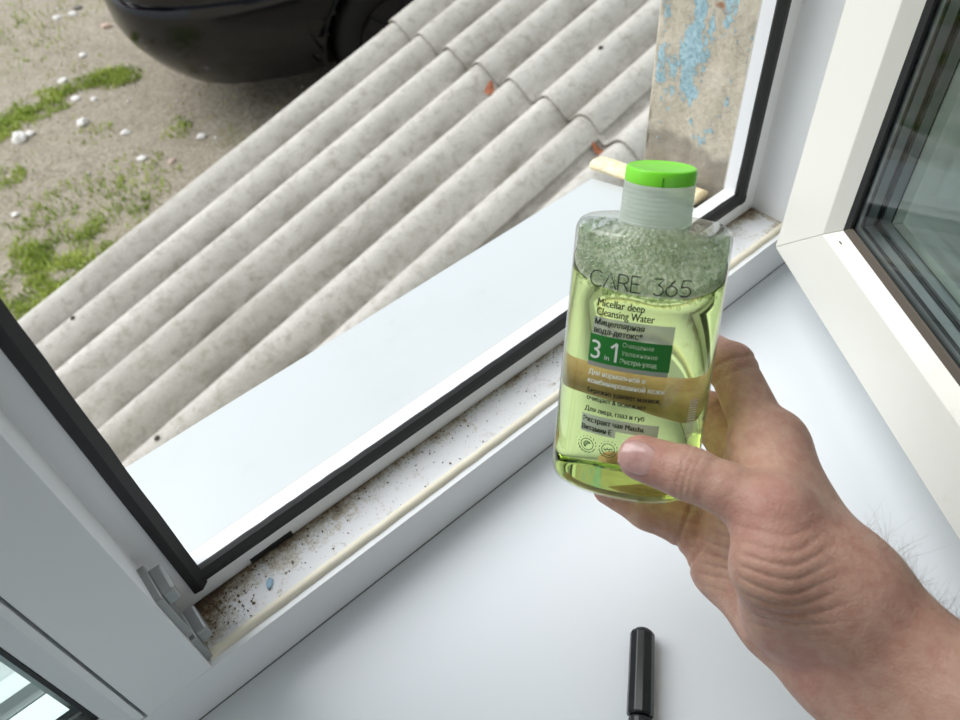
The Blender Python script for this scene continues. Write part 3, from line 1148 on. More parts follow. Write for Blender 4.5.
M_PEB = [simple('pale_stone', (222, 218, 212), 0.8), simple('pinkish_stone', (206, 182, 166), 0.85), simple('grey_stone', (120, 114, 106), 0.9)]
peb_me = []
for k in range(3):
    bm = bmesh.new()
    bmesh.ops.create_icosphere(bm, subdivisions=2, radius=1.0)
    for v in bm.verts:
        v.co *= 1 + 0.35 * mnoise.noise(v.co * 1.3 + Vector((k * 7, 0, 0)))
        v.co.z *= 0.55
    me = bpy.data.meshes.new('pebble')
    bm.to_mesh(me)
    bm.free()
    me.materials.append(M_PEB[k])
    peb_me.append(me)
spots = [(57, 18, 0.026, 0, 'pale pebble left of the car, leftmost at the top of yard'), (73, 14, 0.028, 0, 'pale pebble beside a dark stone at the top of yard'),
         (107, 26, 0.034, 1, 'pinkish pebble close to the left side of car bumper'), (82, 52, 0.026, 0, 'pale pebble alone on sand between bumper and grass strip'),
         (60, 77, 0.030, 0, 'pale pebble just above the long grass strip'), (74, 94, 0.030, 0, 'pale pebble just below the middle of long grass strip'),
         (92, 95, 0.022, 0, 'small pale pebble below the right half of long grass strip'), (82, 120, 0.040, 0, 'rounded white pebble on open sand below the grass strip'),
         (125, 130, 0.026, 0, 'flat pale pebble on sand midway between grass strip and roof'), (142, 158, 0.024, 0, 'pale pebble at the top of lower grass patch'),
         (202, 137, 0.024, 0, 'pale pebble nearest the roof, in front of the car'), (78, 8, 0.030, 2, 'dark grey stone at the top of yard left of the car'),
         (18, 137, 0.050, 0, 'largest flat white stone, by the left edge below grass strip'), (28, 131, 0.026, 0, 'white stone touching the largest flat white stone'),
         (16, 215, 0.020, 0, 'pale pebble in lower grass near the left edge'), (172, 162, 0.022, 1, 'pinkish pebble near the roof edge beside lower grass')]
pr_ = random.Random(5)
for px, py, sz, k, lb in spots:
    c = on_z(px, py, GZ)
    o = bpy.data.objects.new('pebble', peb_me[k])
    col.objects.link(o)
    o.location = (c[0], c[1], ground_h(c[0], c[1]) + sz * 0.22)
    o.scale = (sz, sz * pr_.uniform(0.6, 1.0), sz * pr_.uniform(0.7, 1.0))
    o.rotation_euler = (0, 0, pr_.uniform(0, 6.28))
    tag(o, lb, 'pebble', 'pebbles scattered on the sandy yard')
# finer gravel nobody would count
vs, fs = [], []
oct_ = [(1, 0, 0), (0, 1, 0), (-1, 0, 0), (0, -1, 0), (0, 0, 0.7), (0, 0, -0.6)]
for _ in range(900):
    x, y = pr_.uniform(-1.6, 3.2), pr_.uniform(2.35, 8.0)
    if mnoise.noise(Vector((x * 1.7, y * 1.7, 8))) + pr_.uniform(-0.3, 0.3) < -0.1:
        continue
    sz = pr_.choice((0.004, 0.005, 0.006, 0.008, 0.012))
    k = len(vs)
    an = pr_.uniform(0, 6.28)
    zz = ground_h(x, y) + 0.3 * sz
    for q in oct_:
        sx, sy = q[0] * sz, q[1] * sz * 0.7
        vs.append((x + sx * math.cos(an) - sy * math.sin(an), y + sx * math.sin(an) + sy * math.cos(an), zz + q[2] * sz))
    for i in range(4):
        fs.append((k + i, k + (i + 1) % 4, k + 4))
        fs.append((k + (i + 1) % 4, k + i, k + 5))
tag(mesh_obj('gravel', vs, fs, M_PEB[0], ground), kind='stuff')

# ================================================================== THE BOTTLE
B_ORG = np.array([0.191485, 0.140124, 0.144255])
B_A = np.array([0.325438, 0.237510, 0.915248])
B_N = np.array([-0.778170, -0.482600, 0.401932])
B_W = np.array([0.537162, -0.843022, 0.027767])
BWT, BWB, BT, BHS, BP = 0.073, 0.078, 0.70, 0.1405, 2.4
bottle = empty('bottle')
tag(bottle, 'clear bottle of green micellar water with lime cap, held in the hand', 'bottle')
bottle.matrix_world = Matrix(((B_W[0], -B_N[0], B_A[0], B_ORG[0]), (B_W[1], -B_N[1], B_A[1], B_ORG[1]), (B_W[2], -B_N[2], B_A[2], B_ORG[2]), (0, 0, 0, 1)))


def half_w(h):
    return 0.5 * (BWB + (BWT - BWB) * min(max(h, 0) / BHS, 1.0))


def sec_pt(t, h, inset=0.0):
    c, s = math.cos(t), math.sin(t)
    hw = half_w(h) - inset
    e = 2 / BP
    return (hw * math.copysign(abs(c) ** e, c), (BT * half_w(h) - inset) * math.copysign(abs(s) ** e, s))


def lathe_bottle(name, prof, mat, n=72, close_top=True):
    """prof: (h, inset, blend to neck circle, neck radius)"""
    vs, fs = [], []
    for h, ins, bl, nr in prof:
        for k in range(n):
            t = 2 * math.pi * k / n
            x, y = sec_pt(t, h, ins)
            a = math.atan2(y, x)
            cx, cy = nr * math.cos(a), nr * math.sin(a)
            vs.append((x + (cx - x) * bl, y + (cy - y) * bl, h))
    for r in range(len(prof) - 1):
        for k in range(n):
            a, b = r * n + k, r * n + (k + 1) % n
            fs.append((a, b, b + n, a + n))
    fs.append(tuple(range(n))[::-1])
    if close_top:
        fs.append(tuple((len(prof) - 1) * n + k for k in range(n)))
    return mesh_obj(name, vs, fs, mat, bottle, True)


NR = 0.0142
shell_prof = [(0.0012, 0.0130, 0, NR), (0.0003, 0.0090, 0, NR), (0.0, 0.0060, 0, NR), (0.0006, 0.0034, 0, NR), (0.0022, 0.0014, 0, NR), (0.0050, 0.0003, 0, NR), (0.009, 0, 0, NR)]
shell_prof += [(0.009 + 0.128 * k / 8, 0, 0, NR) for k in range(1, 9)]
shell_prof += [(0.1388, 0.0004, 0, NR), (0.1402, 0.0012, 0, NR), (0.1411, 0.0026, 0, NR), (0.1416, 0.0050, 0, NR)]
shell_prof += [(0.1416 + 0.0012 * t ** 1.5, 0.0050, t, NR) for t in (0.25, 0.5, 0.75, 0.92, 1.0)]
shell_prof += [(0.1460, 0.005, 1.0, NR), (0.157, 0.005, 1.0, NR)]
M_SHELL = thin_glass('clear_bottle_plastic', (0.975, 0.99, 0.97, 1), 0.05, 0.03, 3.2, 0.8)
shell = lathe_bottle('bottle_body', shell_prof, M_SHELL, 96, False)

# liquid, cut off level at its surface
M_LIQ = bpy.data.materials.new('green_liquid')
M_LIQ.use_nodes = True
nt = M_LIQ.node_tree
nt.nodes.clear()
_o = nt.nodes.new('ShaderNodeOutputMaterial')
_g = nt.nodes.new('ShaderNodeBsdfGlass')
_g.inputs['Color'].default_value = (0.90, 0.975, 0.66, 1)
_g.inputs['Roughness'].default_value = 0.0
_g.inputs['IOR'].default_value = 1.30
nt.links.new(_g.outputs[0], _o.inputs[0])
UPL = Vector((B_W[2], -B_N[2], B_A[2]))
LV_Z = 0.2575
LPT = Vector((0, 0, (LV_Z - B_ORG[2]) / UPL.z))          # a point of the level in bottle axes
liq_prof = [(0.0016, 0.0130, 0, NR), (0.0008, 0.0090, 0, NR), (0.0006, 0.0062, 0, NR), (0.0012, 0.0038, 0, NR), (0.0028, 0.0019, 0, NR), (0.0054, 0.0008, 0, NR), (0.009, 0.0006, 0, NR), (0.011, 0.0006, 0, NR)]
liq_prof += [(0.011 + 0.127 * k / 12, 0.0006, 0, NR) for k in range(1, 13)]
liq = lathe_bottle('liquid', liq_prof, M_LIQ, 96, True)
bm = bmesh.new()
bm.from_mesh(liq.data)
bmesh.ops.bisect_plane(bm, geom=bm.verts[:] + bm.edges[:] + bm.faces[:], plane_co=LPT, plane_no=UPL, clear_outer=True)
bmesh.ops.holes_fill(bm, edges=[e for e in bm.edges if e.is_boundary])
bmesh.ops.recalc_face_normals(bm, faces=bm.faces)
for f in bm.faces:
    f.smooth = len(f.verts) == 4
bm.to_mesh(liq.data)
bm.free()

# foam: a frothy layer on the liquid and single bubbles in it
T1 = UPL.cross(Vector((0, 1, 0))).normalized()
T2 = UPL.cross(T1).normalized()


def inside(p, m=0.0):
    hw = half_w(p.z) - m
    return (abs(p.x) / hw) ** BP + (abs(p.y) / (BT * half_w(p.z) - m)) ** BP < 1.0 and p.z < 0.1385


M_FROTH = bpy.data.materials.new('froth')
M_FROTH.use_nodes = True
nt = M_FROTH.node_tree
nt.nodes.clear()
_o = nt.nodes.new('ShaderNodeOutputMaterial')
_m1 = nt.nodes.new('ShaderNodeMixShader')
_m1.inputs[0].default_value = 0.62
_t = nt.nodes.new('ShaderNodeBsdfTransparent')
_t.inputs[0].default_value = (0.93, 0.97, 0.86, 1)
_p = nt.nodes.new('ShaderNodeBsdfPrincipled')
_p.inputs['Base Color'].default_value = srgb(250, 253, 244)
_p.inputs['Roughness'].default_value = 0.18
_tl = nt.nodes.new('ShaderNodeBsdfTranslucent')
_tl.inputs[0].default_value = srgb(252, 254, 246)
_m2 = nt.nodes.new('ShaderNodeMixShader')
_m2.inputs[0].default_value = 0.5
_vo = nt.nodes.new('ShaderNodeTexVoronoi')
_vo.inputs['Scale'].default_value = 420
_tc = nt.nodes.new('ShaderNodeTexCoord')
nt.links.new(_tc.outputs['Object'], _vo.inputs['Vector'])
_b = nt.nodes.new('ShaderNodeBump')
_b.inputs['Strength'].default_value = 0.9
_b.inputs['Distance'].default_value = 0.0022
_b.invert = True
nt.links.new(_vo.outputs['Distance'], _b.inputs['Height'])
nt.links.new(_b.outputs[0], _p.inputs['Normal'])
_r = ramp(nt, _vo.outputs['Distance'], [(0.1, (0.80, 0.80, 0.80, 1)), (0.5, (0.97, 0.97, 0.97, 1))])
nt.links.new(_r.outputs[0], _m1.inputs[0])
nt.links.new(_p.outputs[0], _m2.inputs[1])
nt.links.new(_tl.outputs[0], _m2.inputs[2])
nt.links.new(_t.outputs[0], _m1.inputs[1])
nt.links.new(_m2.outputs[0], _m1.inputs[2])
nt.links.new(_m1.outputs[0], _o.inputs[0])
nr_, na_ = 26, 90
vs, fs = [], []
for j in range(na_):
    a = 2 * math.pi * j / na_
    d = T1 * math.cos(a) + T2 * math.sin(a)
    lo_, hi_ = 0.0, 0.08
    for _ in range(24):
        mid = (lo_ + hi_) / 2
        if inside(LPT + d * mid, 0.0010):
            lo_ = mid
        else:
            hi_ = mid
    ctr = LPT
    for i in range(nr_):
        t = (i + 1) / nr_
        p = ctr + d * lo_ * t
        z = 0.0010 + 0.0012 * mnoise.noise(p * 260) + 0.0008 * mnoise.noise(p * 620)
        if i == nr_ - 1:
            z = 0.0006
        vs.append(p + UPL * z)
cidx = len(vs)
vs.append(LPT + UPL * 0.001)
for j in range(na_):
    j2 = (j + 1) % na_
    fs.append((cidx, j * nr_, j2 * nr_))
    for i in range(nr_ - 1):
        fs.append((j * nr_ + i, j * nr_ + i + 1, j2 * nr_ + i + 1, j2 * nr_ + i))
froth = mesh_obj('froth_layer', vs, fs, M_FROTH, bottle, True)
tag(froth, kind='stuff')

M_BUB = thin_glass('bubble_film', (0.95, 0.98, 0.92, 1), 0.10, 0.04, 2.2, 0.8)
ico = bmesh.new()
bmesh.ops.create_icosphere(ico, subdivisions=2, radius=1.0)
iv = np.array([v.co[:] for v in ico.verts])
ifc = [[v.index for v in f.verts] for f in ico.faces]
ico.free()
br = random.Random(3)
bv, bf = [], []
cnt = 0
tries = 0
while cnt < 2600 and tries < 60000:
    tries += 1
    rad = br.choice((0.0004, 0.0005, 0.0006, 0.0008, 0.0010, 0.0014)) * br.uniform(0.8, 1.2)
    if cnt % 5 < 2:             # on the liquid surface
        a, r = br.uniform(0, 6.283), 0.045 * math.sqrt(br.random())
        p = LPT + (T1 * math.cos(a) + T2 * math.sin(a)) * r + UPL * br.uniform(-0.0010, 0.0016)
        if not inside(p, rad + 0.0010):
            continue
    else:                       # clinging to the wall above it
        t = br.uniform(0, 6.283)
        h = br.uniform(0.108, 0.1375)
        x, y = sec_pt(t, h, rad + 0.0012)
        p = Vector((x, y, h))
        up = (p - LPT).dot(UPL)
        if up < -0.002 - 0.003 * br.random() ** 2:
            continue
        if up > 0.012 and br.random() < 0.35:
            continue
    k = len(bv)
    bv.extend((iv * rad + np.array(p[:])).tolist())
    bf.extend([[q + k for q in f] for f in ifc])
    cnt += 1
bub = mesh_obj('foam_bubbles', bv, bf, M_BUB, bottle, True)
tag(bub, kind='stuff')

# cap: frosted skirt with fine rings, lime green lid
M_FROST = bpy.data.materials.new('frosted_plastic')
M_FROST.use_nodes = True
nt = M_FROST.node_tree
nt.nodes.clear()
_o = nt.nodes.new('ShaderNodeOutputMaterial')
_a = nt.nodes.new('ShaderNodeBsdfTranslucent'); _a.inputs[0].default_value = srgb(244, 250, 245)
_c = nt.nodes.new('ShaderNodeBsdfPrincipled'); _c.inputs['Base Color'].default_value = srgb(240, 246, 241); _c.inputs['Roughness'].default_value = 0.32
_t = nt.nodes.new('ShaderNodeBsdfTransparent'); _t.inputs[0].default_value = (0.93, 0.96, 0.93, 1)
_m1 = nt.nodes.new('ShaderNodeMixShader'); _m1.inputs[0].default_value = 0.45
_m2 = nt.nodes.new('ShaderNodeMixShader'); _m2.inputs[0].default_value = 0.24
nt.links.new(_a.outputs[0], _m1.inputs[1]); nt.links.new(_c.outputs[0], _m1.inputs[2])
nt.links.new(_m1.outputs[0], _m2.inputs[1]); nt.links.new(_t.outputs[0], _m2.inputs[2])
nt.links.new(_m2.outputs[0], _o.inputs[0])


def lathe(name, prof, mat, parent, n=64, smooth=True):
    vs, fs = [], []
    for r, h in prof:
        for k in range(n):
            a = 2 * math.pi * k / n
            vs.append((r * math.cos(a), r * math.sin(a), h))
    for j in range(len(prof) - 1):
        for k in range(n):
            a, b = j * n + k, j * n + (k + 1) % n
            fs.append((a, b, b + n, a + n))
    fs.append(tuple(range(n))[::-1])
    fs.append(tuple((len(prof) - 1) * n + k for k in range(n)))
    o = mesh_obj(name, vs, fs, mat, parent, smooth)
    es = o.modifiers.new('edge', 'EDGE_SPLIT')
    es.split_angle = math.radians(35)
    return o


cap_prof = [(0.0150, 0.1428), (0.0168, 0.1429), (0.0169, 0.1438)]
for k in range(26):
    cap_prof.append((0.01665 + 0.00010 * math.sin(k * 1.9) - 0.0004 * k / 26, 0.1442 + 0.0163 * k / 25))
cap_prof += [(0.0162, 0.1610), (0.0155, 0.1613)]
cap = lathe('cap', cap_prof, M_FROST, bottle)
m, nt, p = new_mat('lime_green_plastic')
p.inputs['Base Color'].default_value = srgb(138, 236, 62)
p.inputs['Roughness'].default_value = 0.3
p.inputs['Subsurface Weight'].default_value = 0.3
p.inputs['Subsurface Radius'].default_value = (0.004, 0.008, 0.002)
p.inputs['Subsurface Scale'].default_value = 0.5
lid = lathe('cap_lid', [(0.0154, 0.1613), (0.0161, 0.1614), (0.0162, 0.1622), (0.0160, 0.1668), (0.0156, 0.1677), (0.0148, 0.1680), (0.0140, 0.1677), (0.006, 0.1675)], m, cap)
o = box('lid_notch', (0.0022, -0.0163, 0.1616), (0.0026, -0.0155, 0.1655), simple('dark_green_notch', (60, 140, 24), 0.5), cap)

# printed front
M_INK = simple('black_print', (28, 32, 26), 0.5)
M_INKW = simple('white_print', (226, 232, 222), 0.5)
M_INKG = simple('pale_green_print', (186, 214, 176), 0.5)
M_PGREEN = simple('green_panel_print', (34, 122, 44), 0.45)
M_PGREEN.diffuse_color = (0, 0.3, 0, 1)


def film(name, rgb, alpha):
    m, nt, p = new_mat(name)
    p.inputs['Base Color'].default_value = srgb(*rgb)
    p.inputs['Roughness'].default_value = 0.45
    p.inputs['Alpha'].default_value = alpha
    return m


M_PGREY = film('grey_panel_print', (178, 184, 176), 0.80)
M_PGREY2 = film('grey_strip_print', (140, 148, 146), 0.85)


def wrap(x, h, off):
    hw = half_w(h)
    q = min(abs(x) / hw, 0.999)
    return (x, -(BT * hw * (1 - q ** BP) ** (1 / BP)) - off, h)


def panel(name, x0, x1, h0, h1, mat, off=0.00015):
    n = 24
    vs, fs = [], []
    for i in range(n + 1):
        x = x0 + (x1 - x0) * i / n
        vs += [wrap(x, h0, off), wrap(x, h1, off)]
    for i in range(n):
        fs.append((2 * i, 2 * i + 2, 2 * i + 3, 2 * i + 1))
    return mesh_obj(name, vs, fs, mat, shell)


mm_ = 0.001
panel('grey_label_panel', -0.0208, 0.0172, 0.0912, 0.1003, M_PGREY)
panel('green_label_panel', -0.0216, 0.0172, 0.0770, 0.0912, M_PGREEN)
panel('grey_label_strip', -0.0216, 0.0168, 0.0746, 0.0770, M_PGREY2)
panel('grey_label_panel', -0.0218, 0.0165, 0.0418, 0.0482, M_PGREY)
panel('grey_label_panel', -0.0218, -0.0040, 0.0380, 0.0418, M_PGREY)

LINES = [('Micellar deep', -0.0195, 0.0025, 0.1058, 0.0038, M_INK, 0.006),
         ('Cleansing Water', -0.0197, 0.0075, 0.1012, 0.0038, M_INK, 0.006),
         ('Мицеллярная', -0.0200, 0.0035, 0.0964, 0.0030, M_INK, 0.006),
         ('вода-детокс*', -0.0200, 0.0030, 0.0922, 0.0030, M_INK, 0.006),
         ('3', -0.0205, -0.0140, 0.0789, 0.0096, M_INKW, 0.004),
         ('in', -0.0136, -0.0113, 0.0792, 0.0028, M_INKW, 0.0),
         ('Очищение', -0.0056, 0.0090, 0.0874, 0.0023, M_INKG, 0.004),
         ('Увлажнение', -0.0056, 0.0112, 0.0832, 0.0023, M_INKG, 0.004),
         ('Экстра-уход', -0.0060, 0.0112, 0.0790, 0.0024, M_INKG, 0.010),
         ('Для нормальной и', -0.0206, 0.0070, 0.0702, 0.0027, M_INKW, 0.008),
         ('комбинированной кожи', -0.0206, 0.0165, 0.0655, 0.0027, M_INKW, 0.008),
         ('Бережно удаляет макияж,', -0.0202, 0.0155, 0.0604, 0.0025, M_INK, 0.010),
         ('очищает & освежает', -0.0202, 0.0090, 0.0562, 0.0025, M_INK, 0.010),
         ('Для лица, глаз и губ', -0.0206, 0.0090, 0.0500, 0.0026, M_INK, 0.008),
         ('Экстракт чая Matcha', -0.0210, 0.0095, 0.0440, 0.0029, M_INK, 0.008),
         ('Витамин Е', -0.0212, -0.0060, 0.0393, 0.0029, M_INK, 0.008),
         ('400 мл / 13.53 FL', -0.0135, 0.0020, 0.0195, 0.0017, M_INK, 0.008)]
tmp = []
for (txt, x0, x1, h, ht, mt, bold) in LINES:
    cu = bpy.data.curves.new('lettering', 'FONT')
    cu.body = txt
    cu.resolution_u = 3
    ob = bpy.data.objects.new('lettering_source', cu)
    col.objects.link(ob)
    tmp.append(ob)
dg = bpy.context.evaluated_depsgraph_get()
for ob, (txt, x0, x1, h, ht, mt, bold) in zip(tmp, LINES):
    me = bpy.data.meshes.new_from_object(ob.evaluated_get(dg))
    n = len(me.vertices)
    co = np.empty(n * 3)
    me.vertices.foreach_get('co', co)
    co = co.reshape(-1, 3)
    mn, mx = co.min(0), co.max(0)
    # lower-case x-height lines: scale by capital height (0.69 em)
    sx = (x1 - x0) / (mx[0] - mn[0])
    sy = ht / 0.70
    if len(txt) == 1:
        sx = sy * 0.92
    polys = [tuple(p.vertices) for p in me.polygons]
    shifts = (-0.00011, 0.00011) if bold >= 0.006 else (0.0,)
    vs, fs = [], []
    for q, sh in enumerate(shifts):     # heavier weights: the stroke printed twice, a hair apart
        fs += [tuple(i + len(vs) for i in f) for f in polys]
        vs += [wrap(x0 + (c[0] - mn[0]) * sx + sh, h + c[1] * sy, 0.00030 + 0.00002 * q) for c in co]
    bpy.data.meshes.remove(me)
    mesh_obj('lettering', vs, fs, mt, shell)
for ob in tmp:
    cu = ob.data
    bpy.data.objects.remove(ob)
    bpy.data.curves.remove(cu)


def strokes(name, lines, wd, mat, x0, y0, sx, sy):
    vs, fs = [], []
    for ln in lines:
        P = [Vector((x0 + a * sx, y0 + b * sy)) for a, b in ln]
        L, Rr = [], []
        for i, p in enumerate(P):
            d = (P[min(i + 1, len(P) - 1)] - P[max(i - 1, 0)]).normalized()
            nrm = Vector((-d.y, d.x)) * wd / 2
            L.append(p + nrm)
            Rr.append(p - nrm)
        k = len(vs)
        for a, b in zip(L, Rr):
            vs += [wrap(a.x, a.y, 0.0003), wrap(b.x, b.y, 0.0003)]
        for i in range(len(P) - 1):
            fs.append((k + 2 * i, k + 2 * i + 1, k + 2 * i + 3, k + 2 * i + 2))
    return mesh_obj(name, vs, fs, mat, shell)


def arc(cx, cy, rx, ry, a0, a1, n=16):
    return [(cx + rx * math.cos(math.radians(a0 + (a1 - a0) * i / n)), cy + ry * math.sin(math.radians(a0 + (a1 - a0) * i / n))) for i in range(n + 1)]


GL = {
    'C': ([arc(0.5, 0.5, 0.48, 0.5, 48, 312, 22)], 0.86),
    'A': ([[(0.0, 0.0), (0.42, 1.0), (0.84, 0.0)]], 0.84),
    'R': ([[(0.05, 0.0), (0.05, 1.0)], [(0.05, 1.0), (0.40, 1.0)] + arc(0.40, 0.74, 0.27, 0.26, 90, -90, 14) + [(0.05, 0.48)], [(0.38, 0.48), (0.72, 0.0)]], 0.76),
    'E': ([[(0.62, 1.0), (0.05, 1.0), (0.05, 0.97)], [(0.05, 1.0), (0.05, 0.0)], [(0.05, 0.0), (0.64, 0.0)], [(0.05, 0.52), (0.56, 0.52)]], 0.70),
    '3': ([[(0.05, 1.0), (0.62, 1.0), (0.30, 0.60)] + arc(0.32, 0.29, 0.33, 0.31, 85, -140, 18)], 0.72),
    '6': ([[(0.52, 1.0), (0.12, 0.50)], arc(0.36, 0.31, 0.34, 0.31, 145, 505, 26)], 0.78),
    '5': ([[(0.62, 1.0), (0.14, 1.0), (0.08, 0.55)] + arc(0.32, 0.30, 0.34, 0.31, 130, -140, 20)], 0.74),
}
xx = -0.0246
for ch in 'CARE 365':
    if ch == ' ':
        xx += 0.0046
        continue
    ls, adv = GL[ch]
    o = strokes('brand_letter', ls, 0.00062, M_INK, xx, 0.1148 + (xx + 0.024) * 0.01, 0.0072, 0.0076)
    xx += adv * 0.0072 + 0.0005

strokes('lettering', [[(0.0, 0.74), (0.36, 1.0), (0.36, 0.97)], [(0.36, 1.0), (0.36, 0.0)]], 0.0012, M_INKW, -0.0108, 0.0789, 0.0072, 0.0096)
# two round seals
for cx, fill in ((-0.0176, True), (-0.0066, False)):
    sg = []
    for k in range(15):
        a = math.radians(20 + k * 24)
        if k < 7 or not fill or True:
            sg.append([(math.cos(a) * 1.0, math.sin(a) * 1.0), (math.cos(a) * 1.0 + 0.10 * math.cos(a + 1.2), math.sin(a) * 1.0 + 0.24 * math.sin(a + 1.2))])
    sg.append(arc(0, 0, 0.72, 0.72, 0, 360, 26))
    sg.append(arc(0, 0, 1.0, 1.0, 200, 340, 16))
    if fill:
        sg += [arc(0.0, 0.0, r, r, 20, 250, 16) for r in (0.15, 0.28, 0.40)]
        sg += [[(-0.35, -0.35), (0.35, 0.35)]]
    else:
        sg += [[(-0.5, 0.1), (-0.3, -0.2), (-0.1, 0.2), (0.1, -0.2), (0.3, 0.2), (0.5, -0.1)], [(-0.5, -0.1), (0.5, 0.15)]]
    strokes('round_seal', sg, 0.00040, simple('dark_green_print', (40, 96, 44), 0.5), cx, 0.0310, 0.0045, 0.0045)
# barcode and small print on the right shoulder of the body
bl = []
for k in range(16):
    y = k * 0.35
    bl.append([(0, y), (1, y)])
strokes('barcode', bl, 0.0006, M_INKW, 0.0290, 0.0420, 0.0035, 0.0038)

# ================================================================== THE HAND
def bottle_sd(P):
    """approximate signed distance to the bottle for an (n,3) world array"""
    q = P - B_ORG
    x, h, y = q @ B_W, q @ B_A, q @ B_N
    hw = 0.5 * (BWB + (BWT - BWB) * np.clip(h / BHS, 0, 1))
    hy = BT * hw
    k = ((np.abs(x) / hw) ** BP + (np.abs(y) / hy) ** BP + 1e-9) ** (1 / BP)
    side = (k - 1) * np.sqrt(x * x + y * y) / np.maximum(k, 1e-3)
    # gradient correction near the broad face
    gx = (np.abs(x) / hw) ** (BP - 1) / hw
    gy = (np.abs(y) / hy) ** (BP - 1) / hy
    g = np.sqrt(gx * gx + gy * gy) * (np.maximum(k, 1e-3) ** (1 - BP))
    side = (k - 1) / np.maximum(g, 1e-3)
    vert = np.maximum(-h, h - BHS)
    return np.maximum(side, vert)


HS = 0.00105
J = {
    # name: pixel x, pixel y, depth, radius
    'th_tip': (641, 458, 0.3660, 0.0112), 'th_ip': (690, 474, 0.3560, 0.0126), 'th_mid': (728, 490, 0.3480, 0.0121), 'th_mcp': (774, 516, 0.3400, 0.0152), 'th_cmc': (840, 592, 0.3330, 0.0195),
    'ix_mcp': (768, 447, 0.3800, 0.0142), 'ix_pip': (731, 366, 0.4000, 0.0122), 'ix_dip': (702, 346, 0.4230, 0.0098), 'ix_tip': (680, 340, 0.4300, 0.0084),
    'md_mcp': (757, 482, 0.3950, 0.0130), 'md_pip': (709, 414, 0.4180, 0.0118), 'md_dip': (656, 386, 0.4350, 0.0100), 'md_tip': (598, 369, 0.4390, 0.0088),
    'rg_mcp': (741, 530, 0.4030, 0.0122), 'rg_pip': (697, 478, 0.4320, 0.0104), 'rg_dip': (655, 462, 0.4460, 0.0092), 'rg_tip': (617, 452, 0.4480, 0.0080),
    'pk_mcp': (724, 568, 0.4080, 0.0122), 'pk_pip': (689, 526, 0.4260, 0.0128), 'pk_dip': (648, 509, 0.4340, 0.0116), 'pk_tip': (608, 490, 0.4420, 0.0086),
    'cp_rad': (846, 588, 0.3380, 0.0180), 'cp_mid': (846, 625, 0.3470, 0.0185), 'cp_uln': (836, 664, 0.3560, 0.0172),
    'fa_rad': (1010, 738, 0.2980, 0.0245), 'fa_uln': (972, 808, 0.3160, 0.0250), 'el_rad': (1260, 960, 0.262, 0.031), 'el_uln': (1190, 1030, 0.276, 0.031), 'elbow': (1300, 1300, 0.30, 0.040),
    'heel': (786, 610, 0.3500, 0.0155), 'then': (778, 566, 0.3320, 0.0180), 'web': (776, 482, 0.3600, 0.0110),
    'hyp': (775, 622, 0.3740, 0.0140), 'plm': (770, 545, 0.3850, 0.0130),
}
JP = {k: at(a, b, c) for k, (a, b, c, r) in J.items()}
JR = {k: v[3] for k, v in J.items()}
JP['el_rad'], JP['el_uln'], JP['elbow'] = np.array([0.176, -0.146, 0.145]), np.array([0.157, -0.153, 0.110]), np.array([0.118, -0.285, 0.100])
# rest the thumb pad on the bottle front
_d = bottle_sd(JP['th_tip'][None])[0]
JP['th_tip'] = JP['th_tip'] - B_N * (_d - (JR['th_tip'] - 0.0012)) * 0.95
lo = np.min([JP[k] - JR[k] for k in JP], axis=0) - 0.012
hi = np.max([JP[k] + JR[k] for k in JP], axis=0) + 0.012
NGR = np.ceil((hi - lo) / HS).astype(int) + 1
ax = [lo[i] + HS * np.arange(NGR[i]) for i in range(3)]
BIG = 0.05


def cone_into(F, a, b, ra, rb, k):
    pad = max(ra, rb) + k + 0.010
    l, h = np.minimum(a, b) - pad, np.maximum(a, b) + pad
    i0 = np.maximum(((l - lo) / HS).astype(int), 0)
    i1 = np.minimum(((h - lo) / HS).astype(int) + 2, NGR)
    sl = tuple(slice(i0[i], i1[i]) for i in range(3))
    X = ax[0][sl[0]][:, None, None] - a[0]
    Y = ax[1][sl[1]][None, :, None] - a[1]
    Z = ax[2][sl[2]][None, None, :] - a[2]
    d = b - a
    L2 = d @ d
    t = np.clip((X * d[0] + Y * d[1] + Z * d[2]) / max(L2, 1e-12), 0, 1)
    dist = np.sqrt((X - t * d[0]) ** 2 + (Y - t * d[1]) ** 2 + (Z - t * d[2]) ** 2) - (ra + (rb - ra) * t)
    A = F[sl]
    if k > 0:
        hh = np.maximum(k - np.abs(A - dist), 0) / k
        F[sl] = np.minimum(A, dist) - hh * hh * k * 0.25
    else:
        F[sl] = np.minimum(A, dist)


def seg(F, n1, n2, k):
    cone_into(F, JP[n1], JP[n2], JR[n1], JR[n2], k)


def smin(a, b, k):
    h = np.maximum(k - np.abs(a - b), 0) / k
    return np.minimum(a, b) - h * h * k * 0.25


